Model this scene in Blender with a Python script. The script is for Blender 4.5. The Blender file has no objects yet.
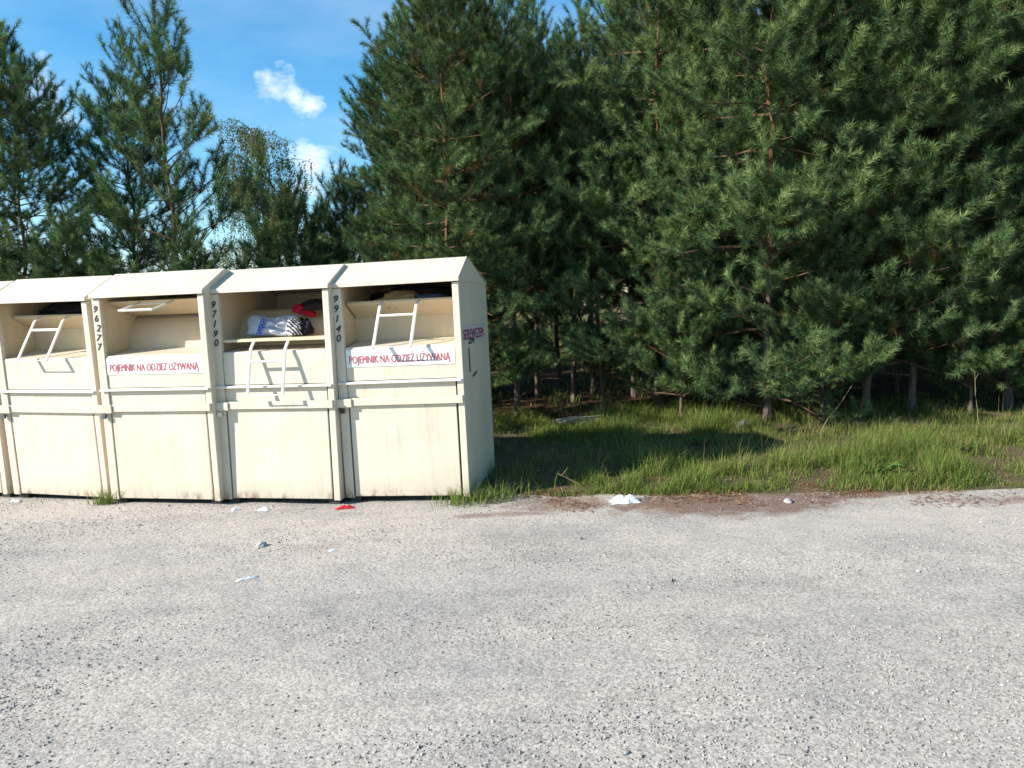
import bpy, bmesh, math, random
import numpy as np
from mathutils import Vector, Matrix

S = bpy.context.scene
COL = S.collection
R_ = math.radians

# ------------------------------------------------------------------ camera, sky, sun, exposure
PITCH, ROLL, EYE = 0.1069, 0.0433, 1.6711
cam_data = bpy.data.cameras.new('camera')
cam_data.sensor_width = 36.0
cam_data.lens = 27.0
cam_data.clip_start = 0.05
cam_data.clip_end = 3000.0
cam = bpy.data.objects.new('camera', cam_data)
COL.objects.link(cam)
cam.matrix_world = Matrix.Translation((0, 0, EYE)) @ Matrix.Rotation(math.pi / 2 - PITCH, 4, 'X') @ Matrix.Rotation(-ROLL, 4, 'Z')
S.camera = cam

SUN_ELEV, SUN_AZ = R_(30.0), R_(249.0)          # azimuth clockwise from +Y
to_sun = Vector((math.sin(SUN_AZ) * math.cos(SUN_ELEV), math.cos(SUN_AZ) * math.cos(SUN_ELEV), math.sin(SUN_ELEV)))
sun_data = bpy.data.lights.new('sun', 'SUN')
sun_data.energy = 5.0
sun_data.angle = R_(0.53)
sun_data.color = (1.0, 0.95, 0.875)
sun = bpy.data.objects.new('sun', sun_data)
COL.objects.link(sun)
sun.rotation_euler = (-to_sun).to_track_quat('-Z', 'Y').to_euler()
sun.location = (-20, -8, 15)

world = bpy.data.worlds.new('World')
S.world = world
world.use_nodes = True
wn, wl = world.node_tree.nodes, world.node_tree.links
wn.clear()
w_out = wn.new('ShaderNodeOutputWorld')
w_bg = wn.new('ShaderNodeBackground')
w_sky = wn.new('ShaderNodeTexSky')
w_sky.sky_type = 'NISHITA'
w_sky.sun_disc = False
w_sky.sun_elevation = SUN_ELEV
w_sky.sun_rotation = SUN_AZ
w_sky.air_density = 1.0
w_sky.dust_density = 0.15
w_sky.ozone_density = 3.5
w_bg.inputs['Strength'].default_value = 0.12
w_geo = wn.new('ShaderNodeTexCoord')


def wmath(op, a, b=None, clamp=False):
    n = wn.new('ShaderNodeMath'); n.operation = op; n.use_clamp = clamp
    for i, v in enumerate((a, b)):
        if v is None: continue
        if isinstance(v, (int, float)): n.inputs[i].default_value = v
        else: wl.new(v, n.inputs[i])
    return n.outputs[0]


def wnoise(scale, detail, rough, vec, off=(0, 0, 0), sc=(1, 1, 1)):
    m = wn.new('ShaderNodeMapping'); m.inputs['Location'].default_value = off; m.inputs['Scale'].default_value = sc
    wl.new(vec, m.inputs['Vector'])
    n = wn.new('ShaderNodeTexNoise')
    n.inputs['Scale'].default_value = scale; n.inputs['Detail'].default_value = detail; n.inputs['Roughness'].default_value = rough
    wl.new(m.outputs[0], n.inputs['Vector'])
    return n.outputs['Fac']


dirv = w_geo.outputs['Generated']
sep = wn.new('ShaderNodeSeparateXYZ'); wl.new(dirv, sep.inputs[0])
# broken fair-weather cloud, the same over the whole sky, thicker towards the horizon, plus the single puff over the birch
field = wnoise(3.4, 8.0, 0.58, dirv, (2.35, 5.9, 1.2), (1, 1, 2.6))
low = wmath('SUBTRACT', 0.62, wmath('MULTIPLY', sep.outputs['Z'], 0.55))
cum = wmath('MULTIPLY', wmath('SUBTRACT', wmath('ADD', field, wmath('MULTIPLY', low, 0.18)), 0.83), 5.0, True)
puff_sum = None
for d, rad, amp in (((-0.262, 0.930, 0.258), 0.028, 1.0), ((-0.245, 0.936, 0.251), 0.030, 0.95), ((-0.224, 0.943, 0.246), 0.024, 0.9), ((-0.268, 0.926, 0.268), 0.018, 0.9),
                    ((-0.236, 0.956, 0.168), 0.06, 0.9), ((-0.485, 0.842, 0.238), 0.05, 0.8), ((0.52, 0.74, 0.44), 0.05, 0.8), ((-0.7, -0.5, 0.5), 0.06, 0.9), ((0.6, -0.6, 0.4), 0.06, 0.9)):
    v = Vector(d).normalized()
    dist = wn.new('ShaderNodeVectorMath'); dist.operation = 'DISTANCE'
    wl.new(dirv, dist.inputs[0]); dist.inputs[1].default_value = v
    b = wmath('MULTIPLY', wmath('SUBTRACT', 1.0, wmath('DIVIDE', dist.outputs['Value'], rad)), amp)
    puff_sum = b if puff_sum is None else wmath('MAXIMUM', puff_sum, b)
fine = wnoise(26.0, 8.0, 0.6, dirv, (3.1, 0.4, 0.0), (1, 1, 1.7))
puff = wmath('MULTIPLY', wmath('ADD', wmath('SUBTRACT', fine, 0.62), wmath('MULTIPLY', puff_sum, 0.40)), 2.4, True)
veil = wmath('MULTIPLY', wmath('SUBTRACT', wnoise(2.2, 6.0, 0.6, dirv, (0.2, 0.7, 1.3), (1, 1, 3.5)), 0.42), 0.9, True)
cloud = wmath('MAXIMUM', wmath('MAXIMUM', cum, wmath('MULTIPLY', puff, 0.85)), wmath('MULTIPLY', veil, 0.55))
w_hue = wn.new('ShaderNodeHueSaturation'); w_hue.inputs['Saturation'].default_value = 1.28; w_hue.inputs['Hue'].default_value = 0.488; wl.new(w_sky.outputs[0], w_hue.inputs['Color'])
w_mix = wn.new('ShaderNodeMixRGB')
wl.new(wmath('MINIMUM', cloud, 0.92), w_mix.inputs['Fac'])
wl.new(w_hue.outputs[0], w_mix.inputs['Color1'])
w_mix.inputs['Color2'].default_value = (6.6, 6.8, 7.2, 1)
wl.new(w_mix.outputs[0], w_bg.inputs['Color'])
wl.new(w_bg.outputs[0], w_out.inputs['Surface'])

S.view_settings.view_transform = 'Standard'
S.view_settings.look = 'None'
S.view_settings.exposure = 0.85
S.view_settings.gamma = 1.0
S.view_settings.use_curve_mapping = False
S.render.engine = 'CYCLES'
S.cycles.use_denoising = True
S.cycles.max_bounces = 5
S.cycles.diffuse_bounces = 3
S.cycles.transmission_bounces = 4
S.cycles.transparent_max_bounces = 4

# ------------------------------------------------------------------ helpers
_rng = np.random.default_rng(11)
_LAT = _rng.random((64, 64, 8))


def vnoise(x, y, ch=0):
    """smooth 2-D value noise in 0..1, period 64"""
    x = np.asarray(x, float); y = np.asarray(y, float)
    xi = np.floor(x).astype(int); yi = np.floor(y).astype(int)
    fx = x - xi; fy = y - yi
    fx = fx * fx * (3 - 2 * fx); fy = fy * fy * (3 - 2 * fy)
    L = _LAT[:, :, ch]
    a = L[xi % 64, yi % 64]; b = L[(xi + 1) % 64, yi % 64]; c = L[xi % 64, (yi + 1) % 64]; d = L[(xi + 1) % 64, (yi + 1) % 64]
    return (a * (1 - fx) + b * fx) * (1 - fy) + (c * (1 - fx) + d * fx) * fy


def fbm(x, y, sc=1.0, oct=4, ch=0):
    s = 0; a = 0.5; t = 0
    for i in range(oct):
        s = s + a * vnoise(x * sc + 7.3 * i, y * sc + 3.1 * i, (ch + i) % 8); t += a
        a *= 0.5; sc *= 2.03
    return s / t


def mesh_np(name, V, faces, mats=(), mat_idx=None, tint=None, smooth=False):
    """faces: list of (m,k) int arrays"""
    me = bpy.data.meshes.new(name)
    V = np.asarray(V, np.float32)
    me.vertices.add(len(V)); me.vertices.foreach_set('co', V.ravel())
    nl = sum(f.size for f in faces); npoly = sum(len(f) for f in faces)
    me.loops.add(nl); me.loops.foreach_set('vertex_index', np.concatenate([f.ravel() for f in faces]).astype(np.int32))
    me.polygons.add(npoly)
    tot = np.concatenate([np.full(len(f), f.shape[1]) for f in faces])
    st = np.concatenate([[0], np.cumsum(tot)[:-1]]).astype(np.int32)
    me.polygons.foreach_set('loop_start', st)
    if mat_idx is not None: me.polygons.foreach_set('material_index', np.asarray(mat_idx, np.int32))
    me.polygons.foreach_set('use_smooth', np.full(npoly, bool(smooth)))
    me.update(calc_edges=True)
    if tint is not None:
        at = me.attributes.new('tint', 'FLOAT', 'FACE'); at.data.foreach_set('value', np.asarray(tint, np.float32))
    for m in mats: me.materials.append(m)
    return me


def link(name, data, parent=None, kind=None, label=None, cat=None, group=None):
    o = bpy.data.objects.new(name, data); COL.objects.link(o)
    if parent is not None: o.parent = parent
    if kind: o['kind'] = kind
    if label: o['label'] = label
    if cat: o['category'] = cat
    if group: o['group'] = group
    return o


class PB:
    """collects shapes of one part"""
    def __init__(self): self.V = []; self.F = []
    def add(self, v, f):
        b = len(self.V); self.V += [tuple(p) for p in v]; self.F += [tuple(i + b for i in q) for q in f]; return self
    def box(self, x0, x1, y0, y1, z0, z1):
        v = [(x, y, z) for z in (z0, z1) for y in (y0, y1) for x in (x0, x1)]
        return self.add(v, [(0, 2, 3, 1), (4, 5, 7, 6), (0, 1, 5, 4), (2, 6, 7, 3), (0, 4, 6, 2), (1, 3, 7, 5)])
    def prism(self, prof, x0, x1):
        """prof: list of (y,z) -> extruded along x"""
        n = len(prof)
        v = [(x0, y, z) for y, z in prof] + [(x1, y, z) for y, z in prof]
        f = [tuple(range(n)), tuple(range(2 * n - 1, n - 1, -1))]
        f += [(i, i + n, (i + 1) % n + n, (i + 1) % n) for i in range(n)]
        return self.add(v, f)
    def sheet(self, line, th, x0, x1):
        """thick folded sheet following the (y,z) polyline"""
        L = [Vector(p) for p in line]; off = []
        for i in range(len(L)):
            d = (L[min(i + 1, len(L) - 1)] - L[max(i - 1, 0)]).normalized()
            off.append(L[i] + Vector((-d.y, d.x)) * th)
        return self.prism([tuple(p) for p in L] + [tuple(p) for p in reversed(off)], x0, x1)
    def tube(self, path, r, n=8, flat=1.0):
        path = [Vector(p) for p in path]; rings = []
        prev = None
        for i, p in enumerate(path):
            d = (path[min(i + 1, len(path) - 1)] - path[max(i - 1, 0)]).normalized()
            a = Vector((1, 0, 0)) if abs(d.x) < 0.9 else Vector((0, 0, 1))
            u = (a - d * a.dot(d)).normalized(); w = d.cross(u)
            rr = r[i] if isinstance(r, (list, tuple)) else r
            rings.append([p + u * math.cos(t) * rr + w * math.sin(t) * rr * flat for t in [2 * math.pi * (k + 0.5) / n for k in range(n)]])
        v = [q for ring in rings for q in ring]; f = []
        for i in range(len(path) - 1):
            for k in range(n):
                f.append((i * n + k, i * n + (k + 1) % n, (i + 1) * n + (k + 1) % n, (i + 1) * n + k))
        f.append(tuple(range(n - 1, -1, -1))); f.append(tuple((len(path) - 1) * n + k for k in range(n)))
        return self.add(v, f)
    def mesh(self, name, mat, bevel=0.0, seg=2, smooth=False):
        me = bpy.data.meshes.new(name)
        me.from_pydata(self.V, [], self.F)
        bm = bmesh.new(); bm.from_mesh(me)
        bmesh.ops.recalc_face_normals(bm, faces=bm.faces)
        if bevel:
            ed = [e for e in bm.edges if len(e.link_faces) == 2 and e.calc_face_angle(0) > 0.5]
            bmesh.ops.bevel(bm, geom=ed, offset=bevel, segments=seg, profile=0.6, affect='EDGES', clamp_overlap=True)
        for f in bm.faces: f.smooth = smooth
        bm.to_mesh(me); bm.free()
        me.materials.append(mat)
        return me


# ------------------------------------------------------------------ materials
class NT:
    def __init__(self, name):
        self.m = bpy.data.materials.new(name); self.m.use_nodes = True
        self.n = self.m.node_tree.nodes; self.l = self.m.node_tree.links; self.n.clear()
        self.out = self.n.new('ShaderNodeOutputMaterial')
        self.tc = self.n.new('ShaderNodeTexCoord')
    def obj(self): return self.tc.outputs['Object']
    def set(self, sock, v):
        if hasattr(v, 'node'): self.l.new(v, sock)
        elif v is not None: sock.default_value = v
    def map(self, vec, scale=(1, 1, 1), loc=(0, 0, 0)):
        m = self.n.new('ShaderNodeMapping'); m.inputs['Scale'].default_value = scale; m.inputs['Location'].default_value = loc
        self.l.new(vec, m.inputs[0]); return m.outputs[0]
    def noise(self, vec, scale, detail=4.0, rough=0.55, dist=0.0):
        n = self.n.new('ShaderNodeTexNoise'); self.l.new(vec, n.inputs['Vector'])
        n.inputs['Scale'].default_value = scale; n.inputs['Detail'].default_value = detail
        n.inputs['Roughness'].default_value = rough; n.inputs['Distortion'].default_value = dist
        return n.outputs['Fac']
    def voro(self, vec, scale, feature='F1', out='Distance', rand=1.0):
        n = self.n.new('ShaderNodeTexVoronoi'); n.feature = feature; self.l.new(vec, n.inputs['Vector'])
        n.inputs['Scale'].default_value = scale; n.inputs['Randomness'].default_value = rand
        return n.outputs[out]
    def math(self, op, a, b=None, clamp=False):
        n = self.n.new('ShaderNodeMath'); n.operation = op; n.use_clamp = clamp
        self.set(n.inputs[0], a); self.set(n.inputs[1], b); return n.outputs[0]
    def ramp(self, fac, stops, interp='LINEAR'):
        n = self.n.new('ShaderNodeValToRGB'); n.color_ramp.interpolation = interp
        el = n.color_ramp.elements
        while len(el) < len(stops): el.new(0.5)
        for e, (p, c) in zip(el, stops):
            e.position = p; e.color = c if len(c) == 4 else (*c, 1)
        self.l.new(fac, n.inputs[0]); return n.outputs[0]
    def mix(self, fac, a, b, blend='MIX'):
        n = self.n.new('ShaderNodeMixRGB'); n.blend_type = blend
        self.set(n.inputs[0], fac)
        for s, v in ((n.inputs[1], a), (n.inputs[2], b)):
            if isinstance(v, tuple): v = v if len(v) == 4 else (*v, 1)
            self.set(s, v)
        return n.outputs[0]
    def attr(self, name):
        n = self.n.new('ShaderNodeAttribute'); n.attribute_name = name; return n.outputs['Fac']
    def rnd(self):
        n = self.n.new('ShaderNodeObjectInfo'); return n.outputs['Random']
    def bump(self, h, strength=0.3, dist=0.01, normal=None):
        n = self.n.new('ShaderNodeBump'); self.set(n.inputs['Height'], h)
        n.inputs['Strength'].default_value = strength; n.inputs['Distance'].default_value = dist
        if normal is not None: self.l.new(normal, n.inputs['Normal'])
        return n.outputs[0]
    def principled(self, color, rough=0.6, normal=None, spec=0.4, metallic=0.0):
        p = self.n.new('ShaderNodeBsdfPrincipled')
        if isinstance(color, tuple) and len(color) == 3: color = (*color, 1)
        self.set(p.inputs['Base Color'], color); self.set(p.inputs['Roughness'], rough)
        p.inputs['Specular IOR Level'].default_value = spec; p.inputs['Metallic'].default_value = metallic
        if normal is not None: self.l.new(normal, p.inputs['Normal'])
        self.l.new(p.outputs[0], self.out.inputs['Surface']); return p
    def leaf(self, color, trans=0.3, rough=0.55):
        p = self.n.new('ShaderNodeBsdfDiffuse'); self.set(p.inputs['Color'], color)
        if trans <= 0:
            self.l.new(p.outputs[0], self.out.inputs['Surface']); return
        t = self.n.new('ShaderNodeBsdfTranslucent'); self.set(t.inputs['Color'], color)
        m = self.n.new('ShaderNodeMixShader'); m.inputs[0].default_value = trans
        self.l.new(p.outputs[0], m.inputs[1]); self.l.new(t.outputs[0], m.inputs[2])
        self.l.new(m.outputs[0], self.out.inputs['Surface'])


def mat_paint(name, base, dirt=(0.30, 0.25, 0.16), amount=1.0):
    t = NT(name); o = t.obj(); r = t.rnd()
    sh = t.n.new('ShaderNodeVectorMath'); sh.operation = 'ADD'; t.l.new(o, sh.inputs[0])
    cb = t.n.new('ShaderNodeCombineXYZ'); t.l.new(t.math('MULTIPLY', r, 37.0), cb.inputs[0]); t.l.new(t.math('MULTIPLY', r, 11.0), cb.inputs[1])
    t.l.new(cb.outputs[0], sh.inputs[1]); v = sh.outputs[0]
    big = t.noise(v, 1.7, 5, 0.6)
    streak = t.noise(t.map(v, (16, 16, 0.7)), 1.0, 5, 0.6)
    speck = t.noise(v, 55, 3, 0.6)
    c = t.mix(t.math('MULTIPLY', t.ramp(big, [(0.35, (0, 0, 0)), (0.75, (1, 1, 1))]), 0.16 * amount), base, dirt)
    c = t.mix(t.math('MULTIPLY', t.ramp(streak, [(0.52, (0, 0, 0)), (0.78, (1, 1, 1))]), 0.24 * amount), c, dirt)
    rustm = t.ramp(t.noise(v, 9.0, 6, 0.7), [(0.70, (0, 0, 0)), (0.76, (1, 1, 1))])
    c = t.mix(t.math('MULTIPLY', rustm, 0.35 * amount), c, (0.20, 0.10, 0.045))
    c = t.mix(t.math('MULTIPLY', t.ramp(speck, [(0.62, (0, 0, 0)), (0.72, (1, 1, 1))]), 0.18 * amount), c, (0.2, 0.17, 0.12))
    # splashed soil on the lowest part of the sheet metal
    sp = t.n.new('ShaderNodeSeparateXYZ'); t.l.new(o, sp.inputs[0])
    foot = t.math('MULTIPLY', t.math('SUBTRACT', 0.22, sp.outputs['Z']), 4.0, True)
    c = t.mix(t.math('MULTIPLY', t.math('MULTIPLY', foot, t.noise(v, 14, 5, 0.7)), 0.55 * amount), c, (0.26, 0.21, 0.15))
    hem = t.math('MULTIPLY', t.math('SUBTRACT', 0.09, sp.outputs['Z']), 14.0, True)
    c = t.mix(t.math('MULTIPLY', t.math('MULTIPLY', hem, t.ramp(t.noise(t.map(v, (7, 7, 3)), 2.0, 6, 0.7), [(0.5, (0, 0, 0)), (0.62, (1, 1, 1))])), 0.6 * amount, True), c, (0.17, 0.085, 0.04))
    runs = t.ramp(t.noise(t.map(v, (30, 30, 1.1)), 1.0, 3, 0.5), [(0.66, (0, 0, 0)), (0.76, (1, 1, 1))])
    c = t.mix(t.math('MULTIPLY', t.math('MULTIPLY', runs, big), 0.5 * amount, True), c, (0.30, 0.20, 0.11))
    scr = t.ramp(t.noise(t.map(v, (3, 3, 60)), 1.0, 2, 0.5, 1.5), [(0.73, (0, 0, 0)), (0.75, (1, 1, 1))])
    c = t.mix(t.math('MULTIPLY', scr, 0.25 * amount), c, (0.33, 0.28, 0.22))
    dents = t.noise(v, 2.6, 2, 0.4)
    nrm = t.bump(dents, 0.55, 0.04, t.bump(t.noise(v, 120, 2), 0.05, 0.002))
    t.principled(c, t.math('ADD', 0.38, t.math('MULTIPLY', big, 0.25)), nrm, 0.45)
    return t.m


def mat_plain(name, col, rough=0.6, var=0.25, scale=20.0, spec=0.3, bump=0.2, metallic=0.0):
    t = NT(name); o = t.obj(); f = t.noise(o, scale, 5, 0.6)
    c = t.mix(f, tuple(x * (1 - var) for x in col), tuple(min(1, x * (1 + var)) for x in col))
    t.principled(c, rough, t.bump(f, bump, 0.01), spec, metallic); return t.m


CREAM = mat_paint('cream_paint', (0.635, 0.562, 0.435), amount=1.35)
CREAM_BOUNCE = mat_paint('cream_bounce_tint', (0.68, 0.535, 0.35), amount=1.0)  # cream browned to put the chute's shade and warm bounce into the colour
WHITE_BAR = mat_paint('white_bar_paint', (0.74, 0.70, 0.60), amount=0.7)
SIGN_WHITE = mat_paint('sign_white', (0.76, 0.745, 0.72), (0.42, 0.38, 0.32), 0.8)
SIGN_FADED = mat_plain('sign_faded', (0.50, 0.47, 0.46), 0.6, 0.15, 14, 0.3, 0.05)
def mat_print(name, col, under, thr=0.60):
    t = NT(name); o = t.obj(); sc = t.map(t.tc.outputs['Object'], (1, 1, 1))
    wear = t.ramp(t.noise(sc, 38, 6, 0.75), [(thr - 0.04, (0, 0, 0)), (thr + 0.06, (1, 1, 1))])
    fade = t.noise(sc, 4, 3)
    c = t.mix(fade, tuple(v * 0.85 for v in col), tuple(min(1, v * 1.25) for v in col))
    t.principled(t.mix(t.math('MULTIPLY', wear, 0.8), c, under), 0.6, None, 0.3); return t.m


RED_PRINT = mat_print('red_print', (0.46, 0.07, 0.09), (0.70, 0.62, 0.60), 0.60)
RED_FADED = mat_plain('red_print_faded', (0.33, 0.07, 0.12), 0.6, 0.45, 60, 0.3, 0.0)
BLACK_PRINT = mat_print('black_print', (0.035, 0.04, 0.05), (0.45, 0.42, 0.36), 0.60)
BLUE_PRINT = mat_plain('blue_print', (0.05, 0.12, 0.50), 0.5, 0.2, 60, 0.3, 0.0)
DARK_STEEL = mat_plain('dark_steel', (0.035, 0.033, 0.03), 0.6, 0.4, 30, 0.4, 0.2)
LOCK_STEEL = mat_plain('lock_steel', (0.12, 0.13, 0.16), 0.4, 0.3, 40, 0.5, 0.1, 0.6)
RUST = mat_plain('rusty_edge', (0.14, 0.07, 0.035), 0.8, 0.5, 25, 0.2, 0.4)
WHITE_PLASTIC = mat_plain('white_plastic', (0.50, 0.54, 0.62), 0.3, 0.1, 7, 0.5, 0.15)
RED_CLOTH = mat_plain('red_cloth', (0.34, 0.012, 0.03), 0.85, 0.3, 30, 0.1, 0.4)
BLACK_CLOTH = mat_plain('black_cloth', (0.014, 0.015, 0.02), 0.8, 0.3, 30, 0.2, 0.4)
BLUE_CLOTH = mat_plain('blue_cloth', (0.05, 0.09, 0.17), 0.85, 0.3, 20, 0.1, 0.4)
TAN_CLOTH = mat_plain('tan_cloth', (0.36, 0.25, 0.13), 0.85, 0.3, 20, 0.1, 0.4)
PAPER = mat_plain('white_paper', (0.74, 0.73, 0.71), 0.6, 0.06, 9, 0.3, 0.2)
RED_FOIL = mat_plain('red_foil', (0.55, 0.02, 0.025), 0.35, 0.2, 30, 0.5, 0.3)
STONE = mat_plain('stone', (0.36, 0.35, 0.33), 0.85, 0.3, 35, 0.2, 0.7)
DRIED = mat_plain('dried_stalk', (0.34, 0.25, 0.14), 0.8, 0.3, 30, 0.2, 0.3)
PALE_WOOD = mat_plain('weathered_stick', (0.30, 0.27, 0.235), 0.85, 0.35, 40, 0.2, 0.4)
FRESH_WOOD = mat_plain('torn_wood', (0.52, 0.27, 0.11), 0.8, 0.3, 40, 0.2, 0.4)


def mat_stripe():
    t = NT('striped_cloth'); w = t.n.new('ShaderNodeTexWave'); w.wave_type = 'BANDS'; w.bands_direction = 'DIAGONAL'
    w.inputs['Scale'].default_value = 15.0; w.inputs['Distortion'].default_value = 1.2
    t.l.new(t.obj(), w.inputs['Vector'])
    c = t.ramp(w.outputs['Fac'], [(0.47, (0.02, 0.02, 0.025)), (0.53, (0.62, 0.62, 0.62))])
    t.principled(c, 0.8); return t.m


STRIPE = mat_stripe()


def mat_bark():
    t = NT('pine_bark'); o = t.obj()
    sp = t.n.new('ShaderNodeSeparateXYZ'); t.l.new(o, sp.inputs[0])
    plates = t.voro(t.map(o, (26, 26, 7)), 1.0, 'F1', 'Distance')
    n = t.noise(o, 9, 6, 0.65)
    up = t.math('MULTIPLY', t.math('SUBTRACT', t.math('ADD', sp.outputs['Z'], t.math('MULTIPLY', n, 1.6)), 2.2), 0.55, True)
    lowc = t.mix(n, (0.06, 0.045, 0.035), (0.25, 0.20, 0.165))
    upc = t.mix(n, (0.11, 0.055, 0.028), (0.26, 0.125, 0.06))
    c = t.mix(up, lowc, upc)
    c = t.mix(t.math('MULTIPLY', plates, 0.5, True), c, (0.04, 0.028, 0.02))
    t.principled(c, 0.9, t.bump(plates, 0.7, 0.02), 0.15); return t.m


def mat_twig():
    t = NT('pine_twig'); n = t.noise(t.obj(), 6, 4)
    t.principled(t.mix(n, (0.06, 0.042, 0.03), (0.21, 0.125, 0.065)), 0.9, None, 0.15); return t.m


def mat_needles(name, dark, mid, light):
    t = NT(name); f = t.attr('tint'); r = t.rnd()
    big = t.noise(t.obj(), 0.9, 3)
    f2 = t.math('ADD', t.math('ADD', f, t.math('MULTIPLY', t.math('SUBTRACT', big, 0.5), 0.55)), t.math('MULTIPLY', t.math('SUBTRACT', r, 0.5), 0.16))
    c = t.ramp(f2, [(0.0, (0.16, 0.10, 0.035)), (0.05, dark), (0.5, mid), (1.0, light)])
    t.leaf(c, 0.08, 0.5); return t.m


BARK, TWIG = mat_bark(), mat_twig()
NEEDLE = mat_needles('pine_needles', (0.014, 0.034, 0.017), (0.072, 0.130, 0.048), (0.230, 0.310, 0.115))


def mat_leafy(name, stops, trans=0.35):
    t = NT(name); t.leaf(t.ramp(t.attr('tint'), stops), trans, 0.5); return t.m


GRASS = mat_leafy('grass_blades', [(0.0, (0.30, 0.22, 0.10)), (0.13, (0.24, 0.21, 0.08)), (0.2, (0.085, 0.135, 0.028)), (0.6, (0.19, 0.265, 0.055)), (1.0, (0.34, 0.39, 0.11))])
BIRCHLEAF = mat_leafy('birch_leaves', [(0.0, (0.07, 0.11, 0.035)), (0.6, (0.135, 0.195, 0.065)), (1.0, (0.24, 0.27, 0.09))])
WEEDLEAF = mat_leafy('weed_leaves', [(0.0, (0.05, 0.10, 0.02)), (1.0, (0.14, 0.24, 0.05))])
LITTER = mat_leafy('pine_litter', [(0.0, (0.07, 0.03, 0.018)), (0.5, (0.20, 0.09, 0.05)), (1.0, (0.38, 0.25, 0.15))], 0.05)
NEARSTONE = mat_leafy('gravel_stones', [(0.0, (0.13, 0.12, 0.108)), (0.45, (0.30, 0.272, 0.24)), (0.8, (0.40, 0.37, 0.33)), (1.0, (0.60, 0.57, 0.52))], 0.0)


# where the verge (grass and needle litter) meets the lot, as a curve y(x)
EDGE_X = np.array([-60, -8, -5.2, -3.8, -2.0, -0.6, -0.1, 0.35, 0.8, 1.2, 1.6, 2.0, 2.5, 3.0, 3.6, 4.2, 5.2, 8, 14, 60.])
EDGE_Y = np.array([9.5, 8.9, 8.3, 8.0, 7.6, 7.1, 6.55, 6.42, 6.34, 6.28, 6.30, 6.28, 6.25, 6.14, 6.03, 5.98, 5.9, 5.7, 5.5, 5.])


def edge_y(x): return np.interp(x, EDGE_X, EDGE_Y)


def mat_gravel():
    t = NT('worn_gravel'); o = t.obj()
    bands = t.noise(t.map(o, (0.32, 1.25, 1)), 1.0, 6, 0.6, 0.4)
    patch = t.noise(t.map(o, (1, 1, 1), (5, 2, 0)), 0.75, 6, 0.62)
    mid = t.noise(o, 7.0, 6, 0.65)
    grains = t.voro(o, 95.0, 'F1', 'Color')
    gsep = t.n.new('ShaderNodeSeparateColor'); t.l.new(grains, gsep.inputs[0])
    gd = t.voro(o, 95.0)
    g2 = t.voro(o, 38.0)
    fine = t.noise(o, 160, 3, 0.6)
    c = t.mix(t.ramp(bands, [(0.36, (0, 0, 0)), (0.64, (1, 1, 1))]), (0.392, 0.352, 0.306), (0.490, 0.426, 0.354))
    c = t.mix(t.math('MULTIPLY', t.ramp(patch, [(0.5, (0, 0, 0)), (0.68, (1, 1, 1))]), 0.65), c, (0.305, 0.284, 0.262))
    c = t.mix(t.math('MULTIPLY', t.ramp(mid, [(0.45, (0, 0, 0)), (0.72, (1, 1, 1))]), 0.5), c, (0.49, 0.438, 0.38))
    trk = t.noise(t.map(o, (0.16, 2.6, 1), (3.0, 0.7, 0)), 1.0, 3, 0.5, 0.6)
    c = t.mix(t.math('MULTIPLY', t.ramp(trk, [(0.50, (0, 0, 0)), (0.60, (1, 1, 1))]), 0.35), c, (0.49, 0.435, 0.375))
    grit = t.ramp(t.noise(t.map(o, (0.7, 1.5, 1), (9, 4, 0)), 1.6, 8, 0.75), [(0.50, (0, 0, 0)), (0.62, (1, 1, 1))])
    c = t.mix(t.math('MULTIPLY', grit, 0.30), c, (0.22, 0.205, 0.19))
    gv = t.math('ADD', 0.58, t.math('MULTIPLY', gsep.outputs[0], 0.66))
    gcol = t.n.new('ShaderNodeCombineColor')
    for i in range(3): t.l.new(gv, gcol.inputs[i])
    c = t.mix(0.85, c, gcol.outputs[0], 'MULTIPLY')
    c = t.mix(t.math('MULTIPLY', t.math('SUBTRACT', fine, 0.48), 0.9, True), c, (0.22, 0.205, 0.19))
    # reddish-brown pine litter blown against the verge
    sp = t.n.new('ShaderNodeSeparateXYZ'); t.l.new(o, sp.inputs[0])
    wob = t.math('SUBTRACT', t.noise(o, 3.4, 6, 0.65), 0.5)
    def tri(cx, wx, cy, wy, s):
        dx = t.math('DIVIDE', t.math('SUBTRACT', sp.outputs['X'], cx), wx); dy = t.math('DIVIDE', t.math('SUBTRACT', sp.outputs['Y'], cy), wy)
        d = t.math('ADD', t.math('MULTIPLY', dx, dx), t.math('MULTIPLY', dy, dy))
        return t.math('MULTIPLY', t.math('ADD', t.math('SUBTRACT', 1.0, d), t.math('MULTIPLY', wob, 2.6)), s, True)
    sand = tri(2.7, 1.9, 5.25, 0.55, 0.8)
    c = t.mix(t.math('MULTIPLY', sand, 0.55), c, (0.53, 0.46, 0.385))
    m = tri(1.72, 1.05, 5.98, 0.42, 1.6)
    for a in ((2.75, 1.0, 6.10, 0.16, 1.4), (0.42, 0.55, 6.18, 0.30, 0.9), (4.3, 0.9, 5.72, 0.12, 0.8), (-0.15, 0.5, 5.95, 0.09, 0.7)):
        m = t.math('MAXIMUM', m, tri(*a))
    lit = t.mix(t.noise(o, 45, 5, 0.7), (0.085, 0.045, 0.032), (0.25, 0.155, 0.105))
    c = t.mix(t.math('MULTIPLY', m, 0.88), c, lit)
    h = t.math('ADD', t.math('MULTIPLY', t.math('SUBTRACT', 1.0, gd), 0.5), t.math('ADD', t.math('MULTIPLY', fine, 0.4), t.math('MULTIPLY', g2, -0.6)))
    n1 = t.bump(h, 0.35, 0.006)
    n2 = t.bump(mid, 0.25, 0.03, n1)
    t.principled(c, 0.92, n2, 0.18); return t.m


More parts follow.
